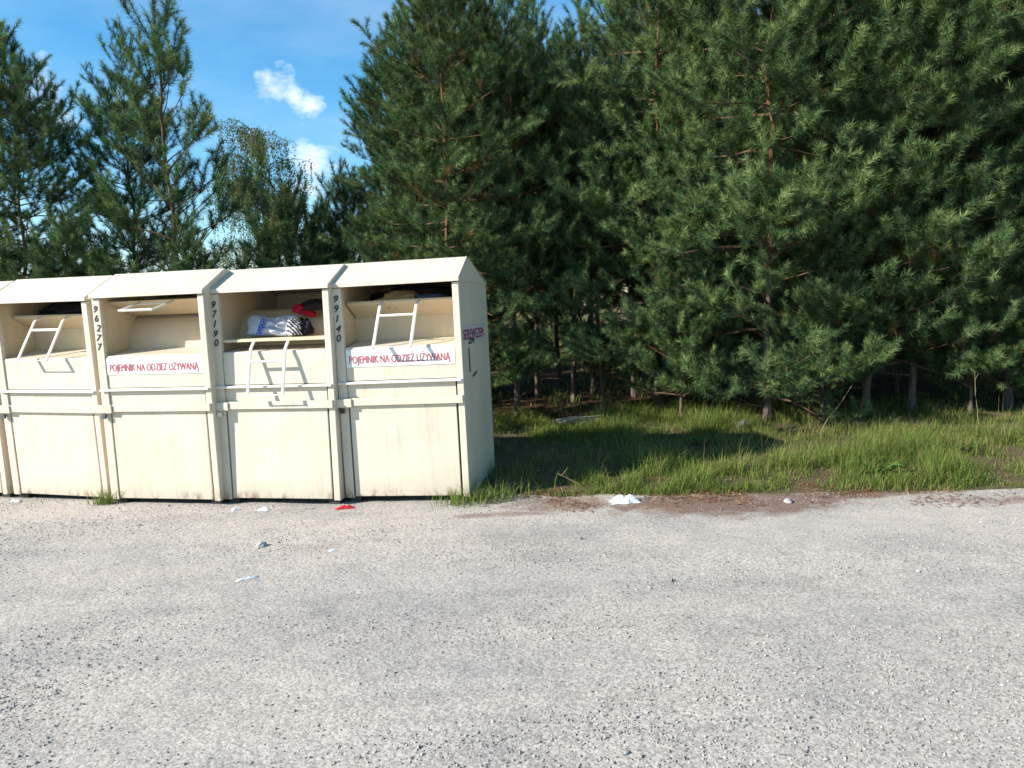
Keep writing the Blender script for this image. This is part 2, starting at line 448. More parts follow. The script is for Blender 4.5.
def mat_soil():
    t = NT('verge_soil'); o = t.obj()
    n = t.noise(o, 3.0, 6, 0.65); f = t.noise(o, 40, 6, 0.7)
    c = t.mix(n, (0.075, 0.056, 0.034), (0.17, 0.125, 0.075))
    c = t.mix(t.ramp(f, [(0.4, (0, 0, 0)), (0.7, (1, 1, 1))]), c, (0.17, 0.115, 0.07))
    c = t.mix(t.math('MULTIPLY', t.ramp(t.noise(o, 1.3, 4), [(0.45, (0, 0, 0)), (0.65, (1, 1, 1))]), 0.8), c, (0.075, 0.095, 0.03))
    sp = t.n.new('ShaderNodeSeparateXYZ'); t.l.new(o, sp.inputs[0])
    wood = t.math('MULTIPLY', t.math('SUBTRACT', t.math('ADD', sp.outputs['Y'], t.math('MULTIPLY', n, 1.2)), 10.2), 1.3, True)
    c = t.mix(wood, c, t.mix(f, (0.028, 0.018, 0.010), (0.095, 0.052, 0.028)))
    t.principled(c, 0.95, t.bump(f, 0.8, 0.03), 0.1); return t.m


def mat_field():
    t = NT('dry_field'); o = t.obj()
    n = t.noise(t.map(o, (0.12, 0.5, 1)), 1.0, 6, 0.65); f = t.noise(o, 9, 6, 0.7)
    c = t.mix(t.ramp(n, [(0.4, (0, 0, 0)), (0.6, (1, 1, 1))]), (0.13, 0.16, 0.045), (0.33, 0.22, 0.11))
    c = t.mix(t.math('MULTIPLY', f, 0.5), c, (0.20, 0.15, 0.08))
    t.principled(c, 0.95, t.bump(f, 1.0, 0.15), 0.1); return t.m


# ------------------------------------------------------------------ ground
def lines(*spans):
    out = []
    for a, b, st in spans: out.append(np.arange(a, b - 1e-6, st))
    out.append([spans[-1][1]])
    return np.concatenate(out)


def grid(xs, ys, zf):
    X, Y = np.meshgrid(xs, ys); Z = zf(X, Y)
    V = np.stack([X, Y, Z], -1).reshape(-1, 3)
    nx, ny = len(xs), len(ys)
    i = (np.arange(ny - 1)[:, None] * nx + np.arange(nx - 1)[None]).ravel()
    return V, np.stack([i, i + 1, i + nx + 1, i + nx], -1)


def lot_z(x, y):
    x = np.asarray(x, float); y = np.asarray(y, float)
    near = np.exp(-((x / 9.0) ** 2 + ((y - 4) / 7.0) ** 2))
    return near * (0.022 * (fbm(x * 0.6, y, 0.7, 3, 7) - 0.5) + 0.030 * (fbm(x, y, 0.9, 4, 1) - 0.5) + 0.012 * (fbm(x, y, 5.0, 3, 3) - 0.5))


def verge_z(x, y):
    x = np.asarray(x, float); y = np.asarray(y, float)
    d = y - edge_y(x)
    z = np.where(d < 0, d * 0.25, 0.075 * (1 - np.exp(-np.maximum(d, 0) / 0.45)))
    z = z + 0.06 * (fbm(x, y, 1.6, 4, 2) - 0.5) * np.clip(d + 0.4, 0.25, 1)
    far = np.clip((y - 13) / 4, 0, 1)
    return z * (1 - far) + far * 0.16 - 0.004


V, F = grid(lines((-400, 400.0, 100)), lines((-400, 900.0, 100)), lambda X, Y: X * 0 - 0.30)
link('ground', mesh_np('ground', V, [F], [mat_field()]), kind='structure')
V, F = grid(lines((-60, -7, 2.0), (-7, 7, 0.06), (7, 60, 2.0)), lines((-40, 1.5, 1.5), (1.5, 7.6, 0.05), (7.6, 10, 0.4)), lot_z)
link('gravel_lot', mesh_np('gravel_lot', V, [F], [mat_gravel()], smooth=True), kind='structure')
V, F = grid(lines((-60, -7, 1.5), (-7, 9, 0.09), (9, 60, 1.5)), lines((5.0, 11.5, 0.08), (11.5, 24, 0.5)), verge_z)
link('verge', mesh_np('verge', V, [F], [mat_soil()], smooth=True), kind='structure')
V, F = grid(lines((-300, -12, 12.0), (-12, 16, 1.0), (16, 300, 12.0)), lines((17.0, 40, 1.0), (40, 600, 20.0)),
            lambda X, Y: 0.09 + 0.035 * np.clip(Y - 20, 0, 26) + 0.2 * (fbm(X, Y, 0.2, 3, 4) - 0.5))
link('meadow', mesh_np('meadow', V, [F], [bpy.data.materials['dry_field']], smooth=True), kind='structure')

# loose stones on the lot: far too many to count
rs = np.random.default_rng(5)
n_st = 110000
uy = rs.random(n_st); sy = 2.2 + 4.6 * uy ** 1.25
sx = (rs.random(n_st) - 0.5) * (2.4 + 1.35 * sy)
keep = rs.random(n_st) < np.clip((fbm(sx * 0.5, sy * 1.3, 1.4, 4, 5) - 0.36) * 3.6, 0.10, 1.0)
keep &= sy < edge_y(sx) - 0.05
sx, sy = sx[keep], sy[keep]; n_st = len(sx)
size = 0.0020 + 0.0050 * rs.random(n_st) ** 4 + 0.008 * (rs.random(n_st) < 0.008) * rs.random(n_st)
base = np.array([(1, 0, 0), (0, 1, 0), (-1, 0, 0), (0, -1, 0), (0, 0, 1), (0, 0, -1)], float)
fac = np.array([(0, 1, 4), (1, 2, 4), (2, 3, 4), (3, 0, 4), (1, 0, 5), (2, 1, 5), (3, 2, 5), (0, 3, 5)])
P = base[None] * size[:, None, None] * (0.65 + 0.75 * rs.random((n_st, 6, 1))) + (rs.random((n_st, 6, 3)) - 0.5) * size[:, None, None] * 0.9
ang = rs.random(n_st) * 6.28; ca, sa = np.cos(ang)[:, None], np.sin(ang)[:, None]
P = np.stack([P[..., 0] * ca - P[..., 1] * sa, P[..., 0] * sa + P[..., 1] * ca, P[..., 2] * 0.75], -1)
P += np.stack([sx, sy, lot_z(sx, sy) + size * 0.35], -1)[:, None]
F = (fac[None] + (np.arange(n_st) * 6)[:, None, None]).reshape(-1, 3)
tn = np.clip(rs.normal(0.50, 0.2, n_st), 0, 0.85); tn[rs.random(n_st) < 0.008] = 0.98
link('gravel', mesh_np('gravel', P.reshape(-1, 3), [F], [NEARSTONE], tint=np.repeat(tn, 8)), kind='stuff',
     label='loose grey and pale gravel scattered over the worn lot', cat='gravel')

# fallen pine needles and crumbs along the verge
n_l = 15000
lx = rs.random(n_l) * 5.2 - 0.7; ly = edge_y(lx) + 0.14 - 0.62 * rs.random(n_l) ** 1.6
keep = rs.random(n_l) < np.clip((fbm(lx, ly, 2.4, 4, 6) - 0.4) * 4.2, 0.03, 1) * np.exp(-((lx - 1.8) / 1.7) ** 2)
lx, ly = lx[keep], ly[keep]; n_l = len(lx)
ax_ = rs.random(7000) * 2.6 - 0.4; ay_ = 6.6 + 2.6 * rs.random(7000)
kp = (ay_ > edge_y(ax_)) & (fbm(ax_, ay_, 2.0, 4, 3) > 0.45)
lx = np.concatenate([lx, ax_[kp]]); ly = np.concatenate([ly, ay_[kp]]); n_l = len(lx)
a = rs.random(n_l) * 6.28; Ln = 0.012 + 0.03 * rs.random(n_l); wd = 0.0016 + 0.004 * (rs.random(n_l) < 0.2)
dx, dy = np.cos(a), np.sin(a)
zz = np.maximum(lot_z(lx, ly), verge_z(lx, ly)) + 0.004
P = np.stack([np.stack([lx - dx * Ln - dy * wd, ly - dy * Ln + dx * wd, zz], -1), np.stack([lx - dx * Ln + dy * wd, ly - dy * Ln - dx * wd, zz + 0.002], -1),
              np.stack([lx + dx * Ln, ly + dy * Ln, zz + 0.012 * rs.random(n_l)], -1)], 1)
link('pine_litter', mesh_np('pine_litter', P.reshape(-1, 3), [np.arange(n_l * 3).reshape(-1, 3)], [LITTER], tint=rs.random(n_l)), kind='stuff',
     label='reddish brown fallen pine needles along the edge of the grass', cat='needle litter')


# ------------------------------------------------------------------ grass
def blades(bx, by, bz, h, w, lean, seed, dry=None, az=None):
    r = np.random.default_rng(seed); n = len(bx)
    az = r.random(n) * 6.283 if az is None else az
    dx, dy = np.cos(az), np.sin(az); px, py = -dy, dx
    ts = (0.0, 0.55, 1.0); rows = []
    for t, ws in zip(ts, (1.0, 0.8, 0.0)):
        off = lean * h * t ** 1.9; zz = bz + h * t * np.sqrt(np.maximum(0.05, 1 - (lean * t * 0.75) ** 2))
        cx, cy = bx + dx * off, by + dy * off
        if ws > 0:
            rows.append(np.stack([cx - px * w * ws, cy - py * w * ws, zz], -1)); rows.append(np.stack([cx + px * w * ws, cy + py * w * ws, zz], -1))
        else: rows.append(np.stack([cx, cy, zz], -1))
    V = np.stack(rows, 1).reshape(-1, 3)
    b = (np.arange(n) * 5)[:, None]
    Q = b + np.array([[0, 1, 3, 2]]); T = b + np.array([[2, 3, 4]])
    tint = 0.22 + 0.62 * r.random(n) ** 1.2
    if dry is not None: tint = np.where(r.random(n) < dry, 0.15 * r.random(n), tint)
    return V, Q, T, np.concatenate([tint, tint])


rg = np.random.default_rng(8)
n_g = 400000
gx = -1.2 + 10.4 * rg.random(n_g); gd = rg.random(n_g) ** 1.25 * 4.6 - 0.06
gy = edge_y(gx) + gd
clump = fbm(gx, gy, 3.2, 4, 0); patchy = fbm(gx, gy, 0.9, 3, 4)
bare = np.exp(-(((gx - 0.35) / 1.15) ** 2 + ((gy - 7.7) / 1.05) ** 2) * 1.1)          # trodden soil beside the last container
shade = 1.0 / (1 + np.exp((gd - 3.6) / 0.35))
dens = np.clip((clump - 0.33) * 4.0, 0.10, 1) * np.clip((patchy - 0.24) * 5, 0.5, 1) * (1 - 0.38 * np.clip(bare * 1.35, 0, 1)) * (0.12 + 0.88 * shade)
dens *= np.clip(gd / 0.12 + 0.3, 0, 1)
dens *= np.where(gx < 0.1, 0.45, 1)
keep = rg.random(n_g) < dens
gx, gy, gd, clump, patchy = gx[keep], gy[keep], gd[keep], clump[keep], patchy[keep]
hh = 0.85 * (1 - 0.42 * np.exp(-(((gx - 0.35) / 1.15) ** 2 + ((gy - 7.7) / 1.05) ** 2) * 1.1)) * (0.035 + 0.23 * rg.random(len(gx)) ** 1.5 * np.clip(clump * 3.2 - 1.0, 0.2, 1.5)) * np.clip(0.5 + gd * 1.4, 0.5, 1.15) * (0.6 + 0.9 * patchy)
V, Q, T, tint = blades(gx, gy, verge_z(gx, gy) - 0.005, hh, 0.0013 + 0.0017 * rg.random(len(gx)), 0.25 + 0.95 * rg.random(len(gx)), 3, 0.13 + 0.9 * np.clip(0.52 - patchy, 0, 1))
link('verge_grass', mesh_np('verge_grass', V, [Q, T], [GRASS], tint=tint), kind='stuff',
     label='long uncut green grass on the verge in front of the pines', cat='grass')

n_d = 420
ex = 0.6 + 8.0 * rg.random(n_d); ey = edge_y(ex) + 0.1 + 3.2 * rg.random(n_d)
keep = fbm(ex, ey, 1.4, 3, 6) > 0.5; ex, ey = ex[keep], ey[keep]
V, Q, T, tint = blades(ex, ey, verge_z(ex, ey) - 0.005, 0.22 + 0.22 * rg.random(len(ex)), np.full(len(ex), 0.0016), 0.1 + 0.8 * rg.random(len(ex)) ** 2, 9, 1.0)
link('dry_grass', mesh_np('dry_grass', V, [Q, T], [GRASS], tint=tint), kind='stuff', label='straw coloured dry grass stems standing out of the green verge', cat='dry grass')
n_u = 9000
ux = -2 + 12 * rg.random(n_u); uy_ = 10.2 + 6.5 * rg.random(n_u)
keep = fbm(ux, uy_, 1.1, 3, 2) > 0.52
ux, uy_ = ux[keep], uy_[keep]
V, Q, T, tint = blades(ux, uy_, verge_z(ux, uy_) - 0.005, 0.06 + 0.22 * rg.random(len(ux)), 0.003 + 0.004 * rg.random(len(ux)), 0.4 + 0.8 * rg.random(len(ux)), 6, 0.25)
link('undergrowth', mesh_np('undergrowth', V, [Q, T], [GRASS], tint=tint), kind='stuff', label='thin shaded undergrowth on the brown floor of the wood', cat='undergrowth')

# taller meadow grass beyond the wood
n_m = 26000
mx = -6 + 18 * rg.random(n_m); my = 17.5 + 12 * rg.random(n_m) ** 1.5
V, Q, T, tint = blades(mx, my, 0.09 + 0.035 * np.clip(my - 20, 0, 26) + 0 * mx, 0.12 + 0.35 * rg.random(n_m), 0.006 + 0.008 * rg.random(n_m), 0.3 + 0.6 * rg.random(n_m), 4, np.clip(0.25 + (my - 19) * 0.09, 0, 0.85))
link('meadow_grass', mesh_np('meadow_grass', V, [Q, T], [GRASS], tint=tint), kind='stuff',
     label='sunlit half dry meadow grass beyond the pine trunks', cat='grass')


# ------------------------------------------------------------------ clothing containers
W, D, H, AX, AZ = 1.10, 1.158, 1.815, 0.33, 0.222
CACHE = {}


def cached(key, fn):
    if key not in CACHE: CACHE[key] = fn()
    return CACHE[key]


def text_mesh(name, body, mat, width=None, height=None, bold=0.0, shear=0.0):
    cu = bpy.data.curves.new(name, 'FONT'); cu.body = body; cu.size = 1.0; cu.extrude = 0.0; cu.shear = shear
    cu.align_x = 'LEFT'
    o = bpy.data.objects.new(name, cu); COL.objects.link(o)
    bpy.context.view_layer.update()
    me = bpy.data.meshes.new_from_object(o.evaluated_get(bpy.context.evaluated_depsgraph_get()))
    bpy.data.objects.remove(o); bpy.data.curves.remove(cu)
    co = np.empty(len(me.vertices) * 3, np.float32); me.vertices.foreach_get('co', co); co = co.reshape(-1, 3)
    lo, hi = co.min(0), co.max(0); s = hi - lo
    co[:, 0] = (co[:, 0] - lo[0]) * ((width / s[0]) if width else (height / s[1]))
    co[:, 1] = (co[:, 1] - lo[1]) * ((height / s[1]) if height else (width / s[0]))
    if bold:
        nv = len(co); k = bold * (hi[1] - lo[1]) * 0 + bold
        src = [tuple(p.vertices) for p in me.polygons]
        lays = [(0, 0), (-k, 0.6 * k), (k, -0.6 * k), (-k, -0.6 * k), (k, 0.6 * k)]
        VV = [(x + dx, y + dy, 0.00035 * i) for i, (dx, dy) in enumerate(lays) for x, y, _ in co.tolist()]
        FF = [tuple(v + nv * i for v in f) for i in range(len(lays)) for f in src]
        me2 = bpy.data.meshes.new(name); me2.from_pydata(VV, [], FF); bpy.data.meshes.remove(me); me = me2
        co = np.array(VV, np.float32)
    me.vertices.foreach_set('co', co.ravel()); me.name = name
    me.materials.clear(); me.materials.append(mat); me.update()
    return me


FRONT = Matrix.Rotation(math.pi / 2, 4, 'X')          # text plane -> front of a container (faces -Y)


def make_bin(loc, rot, label, state, number=None, sign=False, side_sign=False, lock=DARK_STEEL):
    root = link('clothing_container', None, label=label, cat='clothing bin', group='row of cream used clothing containers')
    root.location = loc; root.rotation_euler = rot
    def part(name, key, fn, parent=root): return link(name, cached(key, fn), parent)
    # shell
    side = [(0.012, 0.0), (D, 0.0), (D, H), (AX, H + AZ - 0.03), (0.012, H - 0.002)]
    part('side_panel', 'sideL', lambda: PB().prism(side, 0.0, 0.022).mesh('side_panel', CREAM, 0.004))
    part('side_panel', 'sideR', lambda: PB().prism(side, W - 0.022, W).mesh('side_panel', CREAM, 0.004))
    part('back_panel', 'back', lambda: PB().box(0.022, W - 0.022, D - 0.024, D - 0.004, 0.004, H + 0.012).mesh('back_panel', CREAM, 0.003))
    part('floor_plate', 'floor', lambda: PB().box(0.024, W - 0.024, 0.03, D - 0.03, 0.006, 0.02).mesh('floor_plate', DARK_STEEL))
    roof_line = [(-0.034, H + 0.002), (-0.032, H + 0.036), (AX, H + AZ), (D + 0.012, H + 0.03), (D + 0.012, H)]
    def roof():
        p = PB().sheet(list(reversed(roof_line)), 0.012, -0.012, W + 0.012)
        cap = [(-0.026, H + 0.004), (D + 0.006, H + 0.001), (D + 0.006, H + 0.022), (AX, H + AZ - 0.008), (-0.026, H + 0.03)]
        p.prism(cap, -0.009, -0.001); p.prism(cap, W + 0.001, W + 0.009)
        return p.mesh('roof', CREAM, 0.003)
    part('roof', 'roof', roof)
    part('corner_post', 'postL', lambda: PB().box(-0.003, 0.075, -0.010, 0.034, 0.0, H - 0.004).mesh('corner_post', CREAM, 0.005))
    part('corner_post', 'postR', lambda: PB().box(1.046, W + 0.003, -0.010, 0.034, 0.0, H - 0.004).mesh('corner_post', CREAM, 0.005))
    # front
    part('hopper', 'hopper', lambda: PB().sheet([(0.43, 1.352), (0.008, 1.302), (0.002, 1.29), (0.002, 1.019)], 0.014, 0.079, 1.042).mesh('hopper', CREAM, 0.002))
    part('rain_ledge', 'ledge', lambda: PB().prism([(0.03, 1.016), (-0.034, 1.006), (-0.036, 0.992), (-0.030, 0.992), (-0.028, 0.999), (0.03, 1.001)], 0.002, 1.088).mesh('rain_ledge', WHITE_BAR, 0.001))
    part('middle_panel', 'midp', lambda: PB().box(0.078, 1.030, 0.006, 0.020, 0.84, 0.996).mesh('middle_panel', CREAM, 0.003))
    part('middle_panel', 'midp2', lambda: PB().box(0.078, 1.032, 0.004, 0.020, 0.79, 0.835).mesh('middle_panel', CREAM, 0.003))
    part('door', 'door', lambda: PB().box(0.088, 1.029, -0.006, 0.014, 0.012, 0.802).mesh('door', CREAM, 0.006))
    part('locking_bar', 'bar', lambda: PB().box(0.124, 1.094, -0.038, -0.0105, 0.806, 0.872).mesh('locking_bar', CREAM, 0.004))
    part('bar_bracket', 'brk', lambda: PB().box(-0.040, 0.121, -0.052, -0.0105, 0.797, 0.868).mesh('bar_bracket', CREAM, 0.004))
    def padlock():
        p = PB().box(0.012, 0.05, -0.048, -0.028, 0.745, 0.782)
        p.tube([(0.02, -0.038, 0.78), (0.02, -0.038, 0.80), (0.031, -0.038, 0.807), (0.042, -0.038, 0.80), (0.042, -0.038, 0.78)], 0.004, 6)
        return p.mesh('padlock', lock, 0.003)
    part('padlock', 'lock' + lock.name, padlock)
    for x in (0.02, W - 0.12):
        for y in (0.03, D - 0.14):
            part('foot', ('foot', x, y), lambda: PB().box(x, x + 0.1, y, y + 0.1, -0.05, 0.004).mesh('foot', DARK_STEEL, 0.004))
    # chute
    part('chute_tint_liner', 'csL', lambda: PB().box(0.0235, 0.029, 0.036, 0.72, 1.24, H + 0.015).mesh('chute_tint_liner', CREAM_BOUNCE))  # liner added over the side panel to carry the browned shade tint
    part('chute_tint_liner', 'csR', lambda: PB().box(W - 0.029, W - 0.0235, 0.036, 0.72, 1.24, H + 0.015).mesh('chute_tint_liner', CREAM_BOUNCE))
    def arc():
        pts = [(0.36 + 0.30 * (1 - math.cos(a)), 1.33 + 0.34 * math.sin(a)) for a in [R_(k * 9) for k in range(10)]]
        return PB().sheet(pts, 0.006, 0.03, W - 0.03).mesh('chute_drum', CREAM_BOUNCE, 0, smooth=False)
    bars = (0.372, 0.696)
    def handle(path, cross):
        p = PB()
        for x in bars: p.tube([(x, y, z) for y, z in path], 0.0145, 6, 0.7)
        for (y, z), r in cross: p.tube([(bars[0] - 0.002, y, z), (bars[1] + 0.002, y, z)], r, 6)
        return p.mesh('handle', WHITE_BAR, 0)
    if state == 'half':
        part('chute_back', 'cback', lambda: PB().box(0.03, W - 0.03, 0.405, 0.418, 1.338, 1.552).mesh('chute_back', CREAM_BOUNCE, 0.002))
        fl = part('flap', 'flapH', lambda: PB().sheet([(0.402, 1.556), (0.205, 1.668), (0.19, 1.680), (0.197, 1.69)], 0.008, 0.05, 1.04).mesh('flap', CREAM_BOUNCE, 0.001))
        part('handle', 'hanH', lambda: handle([(0.20, 1.668), (0.15, 1.662), (0.112, 1.635), (0.085, 1.595), (-0.12, 1.295)], [((0.066, 1.562), 0.013), ((-0.118, 1.299), 0.005)]), fl)
    elif state == 'up':
        part('chute_drum', 'drum', arc)
        fl = part('flap', 'flapU', lambda: PB().sheet([(0.47, 1.655), (0.16, 1.772), (0.145, 1.785)], 0.008, 0.05, 1.04).mesh('flap', CREAM_BOUNCE, 0.001))
        part('handle', 'hanU', lambda: handle([(0.17, 1.765), (0.12, 1.758), (-0.14, 1.70)], [((-0.138, 1.70), 0.0125), ((0.10, 1.752), 0.008)]), fl)
    else:
        part('chute_drum', 'drum', arc)
        fl = part('flap', 'flapD', lambda: PB().sheet([(0.37, 1.420), (0.035, 1.414), (0.018, 1.406), (0.018, 1.388)], 0.010, 0.078, 1.043).mesh('flap', CREAM_BOUNCE, 0.001))
        part('handle', 'hanD', lambda: handle([(0.07, 1.40), (0.02, 1.385), (-0.035, 1.33), (-0.055, 1.28), (-0.14, 0.932)], [((-0.07, 1.218), 0.012), ((-0.139, 0.936), 0.005)]), fl)
    if sign:
        s = part('sign', 'sign', lambda: PB().box(0.082, 1.040, -0.0035, -0.0005, 1.135, 1.284).mesh('sign', SIGN_WHITE, 0.001))
        lt = part('lettering', 'signtext', lambda: text_mesh('lettering', 'POJEMNIK NA ODZIEŻ UŻYWANĄ', RED_PRINT, 0.885, 0.106, 0.0008), s)
        lt.matrix_local = Matrix.Translation((0.112, -0.0050, 1.146)) @ FRONT
    if number:
        for i, ch in enumerate(number):
            d = link('digit', cached('dig' + ch, lambda: text_mesh('digit', ch, BLACK_PRINT, None, 0.058, 0.0022, 0.25)), root)
            d.matrix_local = Matrix.Translation((0.016 + 0.004 * ((i * 7) % 3 - 1), -0.0125, 1.695 - 0.084 * i)) @ FRONT @ Matrix.Rotation(R_(-6 + 5 * ((i * 5) % 3)), 4, 'Z')
    if side_sign:
        s = part('side_sign', 'ssign', lambda: PB().box(W + 0.0012, W + 0.0035, 0.03, 0.97, 1.300, 1.445).mesh('side_sign', SIGN_FADED, 0))
        TS = Matrix.Rotation(math.pi / 2, 4, 'Z') @ FRONT
        lt = part('lettering', 'sst', lambda: text_mesh('lettering', 'SEREWEZEM', RED_FADED, 0.84, 0.085, 0.003), s)
        lt.matrix_local = Matrix.Translation((W + 0.0050, 0.06, 1.325)) @ TS
        lt = part('lettering', 'sst2', lambda: text_mesh('lettering', 'ZM', BLACK_PRINT, 0.22, 0.045, 0.004), s)
        lt.matrix_local = Matrix.Translation((W + 0.0058, 0.25, 1.285)) @ TS
        part('hasp', 'hasp', lambda: PB().box(W + 0.001, W + 0.008, 0.24, 0.262, 1.04, 1.25).mesh('hasp', RUST, 0.001))
        part('keyhole_plate', 'keyh', lambda: PB().prism([(0.36, 0.985), (0.52, 1.010), (0.52, 1.030), (0.36, 1.005)], W + 0.001, W + 0.007).mesh('keyhole_plate', RUST, 0.001))
    return root


b1y = 7.2449
bins = []
bins.append(make_bin((-5.945, 7.57, 0.045), (0.02, 0.008, -0.285), 'cream clothing container cut off by the left edge of the picture', 'half'))
bins.append(make_bin((-4.8131, 7.2449, 0.0404), (0.034, 0.0143, -0.2738), 'cream clothing container without a red lettered sign, its flap half shut, left of number 96277', 'half', None, False, lock=LOCK_STEEL))
bins.append(make_bin((-3.6796, 6.864, 0.0397), (0.0063, 0.003, -0.2159), 'cream clothing container numbered 96277 with an empty open chute above its red lettered sign', 'up', '96277', True, lock=LOCK_STEEL))
bins.append(make_bin((-2.5948, 6.6987, 0.0346), (-0.018, 0.0014, -0.203), 'cream clothing container numbered 97190 with clothes lying in its pulled down flap', 'down', '97190', False, lock=WHITE_BAR))
bins.append(make_bin((-1.483, 6.56, 0.0346), (-0.0118, -0.0072, -0.1683), 'cream clothing container numbered 99140 at the right end of the row', 'half', '99140', True, True))


def lump(name, mat, size, seed, rough=0.18, sub=3, label=None, cat=None, group=None, flat_bottom=True, parent=None, smooth=True):
    bm = bmesh.new(); bmesh.ops.create_icosphere(bm, subdivisions=sub, radius=1.0)
    from mathutils import noise
    for v in bm.verts:
        d = v.co.copy()
        k = 1 + rough * (noise.noise(d * 1.7 + Vector((seed, 0, 0))) * 1.3 + 0.8 * abs(noise.noise(d * 3.6 + Vector((0, seed, 0)))) + 0.35 * noise.noise(d * 8 + Vector((0, 0, seed))) + (0.5 * abs(noise.noise(d * 6 + Vector((seed, seed, 0)))) if sub > 3 else 0))
        v.co = Vector((d.x * size[0], d.y * size[1], d.z * size[2])) * k
        if flat_bottom and v.co.z < -size[2] * 0.45: v.co.z = -size[2] * 0.45 + 0.15 * (v.co.z + size[2] * 0.45)
    for f in bm.faces: f.smooth = smooth
    zmin = min(v.co.z for v in bm.verts)
    for v in bm.verts: v.co.z -= zmin
    me = bpy.data.meshes.new(name); bm.to_mesh(me); bm.free(); me.materials.append(mat)
    return link(name, me, parent, label=label, cat=cat, group=group)


def in_bin(i, p): return bins[i].matrix_basis @ Vector(p)


bpy.context.view_layer.update()
# clothes left in the open flap of container 97190
def bag_mesh():
    nx, nz = 26, 18; V = []; Fq = []
    for side in (0, 1):
        for j in range(nz + 1):
            for i in range(nx + 1):
                u, v = i / nx, j / nz
                prof = (max(0.0, 1 - abs(2 * u - 1) ** 3.0) * max(0.0, 1 - abs(2 * v - 1) ** 2.4)) ** 0.55
                wr = (0.006 if u < .5 else 0.018) * math.sin(9 * u + 13 * v) + (0.004 if u < .5 else 0.014) * math.sin(23 * u - 9 * v + 1.0) + (0.003 if u < .5 else 0.010) * math.sin(31 * v + 14 * u * u) + (0.03 * math.sin(17 * (u + v)) if u > 0.55 else 0)
                x = (u - 0.5) * 0.46 + 0.012 * math.sin(7 * v); z = v * 0.19 + 0.012 * math.sin(8 * u + 1) * v
                y = (-1 if side == 0 else 1) * prof * (0.075 + wr) + 0.09 * v
                V.append((x, y, z))
    n1 = (nx + 1) * (nz + 1)
    for s in (0, 1):
        for j in range(nz):
            for i in range(nx):
                a = s * n1 + j * (nx + 1) + i; q = (a, a + 1, a + nx + 2, a + nx + 1)
                Fq.append(q if s == 0 else q[::-1])
    me = bpy.data.meshes.new('plastic_bag'); me.from_pydata(V, [], Fq)
    bm = bmesh.new(); bm.from_mesh(me); bmesh.ops.remove_doubles(bm, verts=bm.verts, dist=0.002)
    for f in bm.faces: f.smooth = True
    bm.to_mesh(me); bm.free(); me.materials.append(WHITE_PLASTIC); return me


bag = link('plastic_bag', bag_mesh(), label='crumpled white plastic bag with blue letters in the open flap', cat='bag')
bag.location = in_bin(3, (0.40, 0.225, 1.428)); bag.rotation_euler = (-0.10, 0.05, -0.22)
bl = link('lettering', text_mesh('lettering', 'pepco', BLUE_PRINT, 0.160, 0.062, 0.003), bag)
bl.matrix_local = Matrix.Translation((0.0, -0.098, 0.012)) @ Matrix.Rotation(R_(-28), 4, 'X') @ FRONT @ Matrix.Rotation(math.pi / 2, 4, 'Z')
bl = link('barcode', text_mesh('barcode', 'ZM', BLACK_PRINT, 0.07, 0.026, 0.002), bag)
bl.matrix_local = Matrix.Translation((0.125, -0.070, 0.085)) @ Matrix.Rotation(R_(-28), 4, 'X') @ FRONT @ Matrix.Rotation(R_(80), 4, 'Z')
o = lump('striped_cloth', STRIPE, (0.075, 0.06, 0.085), 3.0, 0.34, 4, 'black and white striped cloth beside the plastic bag', 'cloth'); o.location = in_bin(3, (0.66, 0.20, 1.424))
o = lump('black_garment', BLACK_CLOTH, (0.055, 0.05, 0.09), 5.0, 0.34, 4, 'black garment bunched at the right of the striped cloth', 'cloth'); o.location = in_bin(3, (0.745, 0.25, 1.424))
o = lump('red_cloth', RED_CLOTH, (0.085, 0.06, 0.06), 7.0, 0.34, 4, 'crumpled dark red cloth lying behind the plastic bag', 'cloth'); o.location = in_bin(3, (0.68, 0.36, 1.60)); o.rotation_euler = (0, 0.3, 0)
o = lump('black_jacket', BLACK_CLOTH, (0.16, 0.08, 0.06), 9.0, 0.34, 4, 'black jacket sleeve hanging at the top right of the open flap', 'cloth'); o.location = in_bin(3, (0.84, 0.38, 1.64))
# things seen in the dark above the half shut flaps
o = lump('blue_garment', BLUE_CLOTH, (0.16, 0.10, 0.06), 2.0, 0.34, 4, 'dark blue garment glimpsed above the flap of container 99140', 'cloth'); o.location = in_bin(4, (0.76, 0.34, 1.632))
o = lump('tan_garment', TAN_CLOTH, (0.22, 0.10, 0.09), 4.0, 0.34, 4, 'tan garment glimpsed above the flap of container 99140', 'cloth'); o.location = in_bin(4, (0.50, 0.38, 1.612))


o = lump('added_dark_fill', BLACK_CLOTH, (0.44, 0.16, 0.12), 6.0, 0.3, 4, 'black cloth lump added to darken the top of container 99140 behind its flap', 'dark filler'); o.location = in_bin(4, (0.55, 0.62, 1.62)); o.rotation_euler = (0, 0, -0.17)  # black lump added so the void above the flap goes dark
o = lump('added_dark_fill', BLACK_CLOTH, (0.44, 0.20, 0.13), 8.0, 0.3, 4, 'black cloth lump added to darken the void behind the flap of the container left of number 96277', 'dark filler'); o.location = in_bin(1, (0.55, 0.50, 1.60)); o.rotation_euler = (0, 0, -0.27)  # same added filler, darkening the void of this container
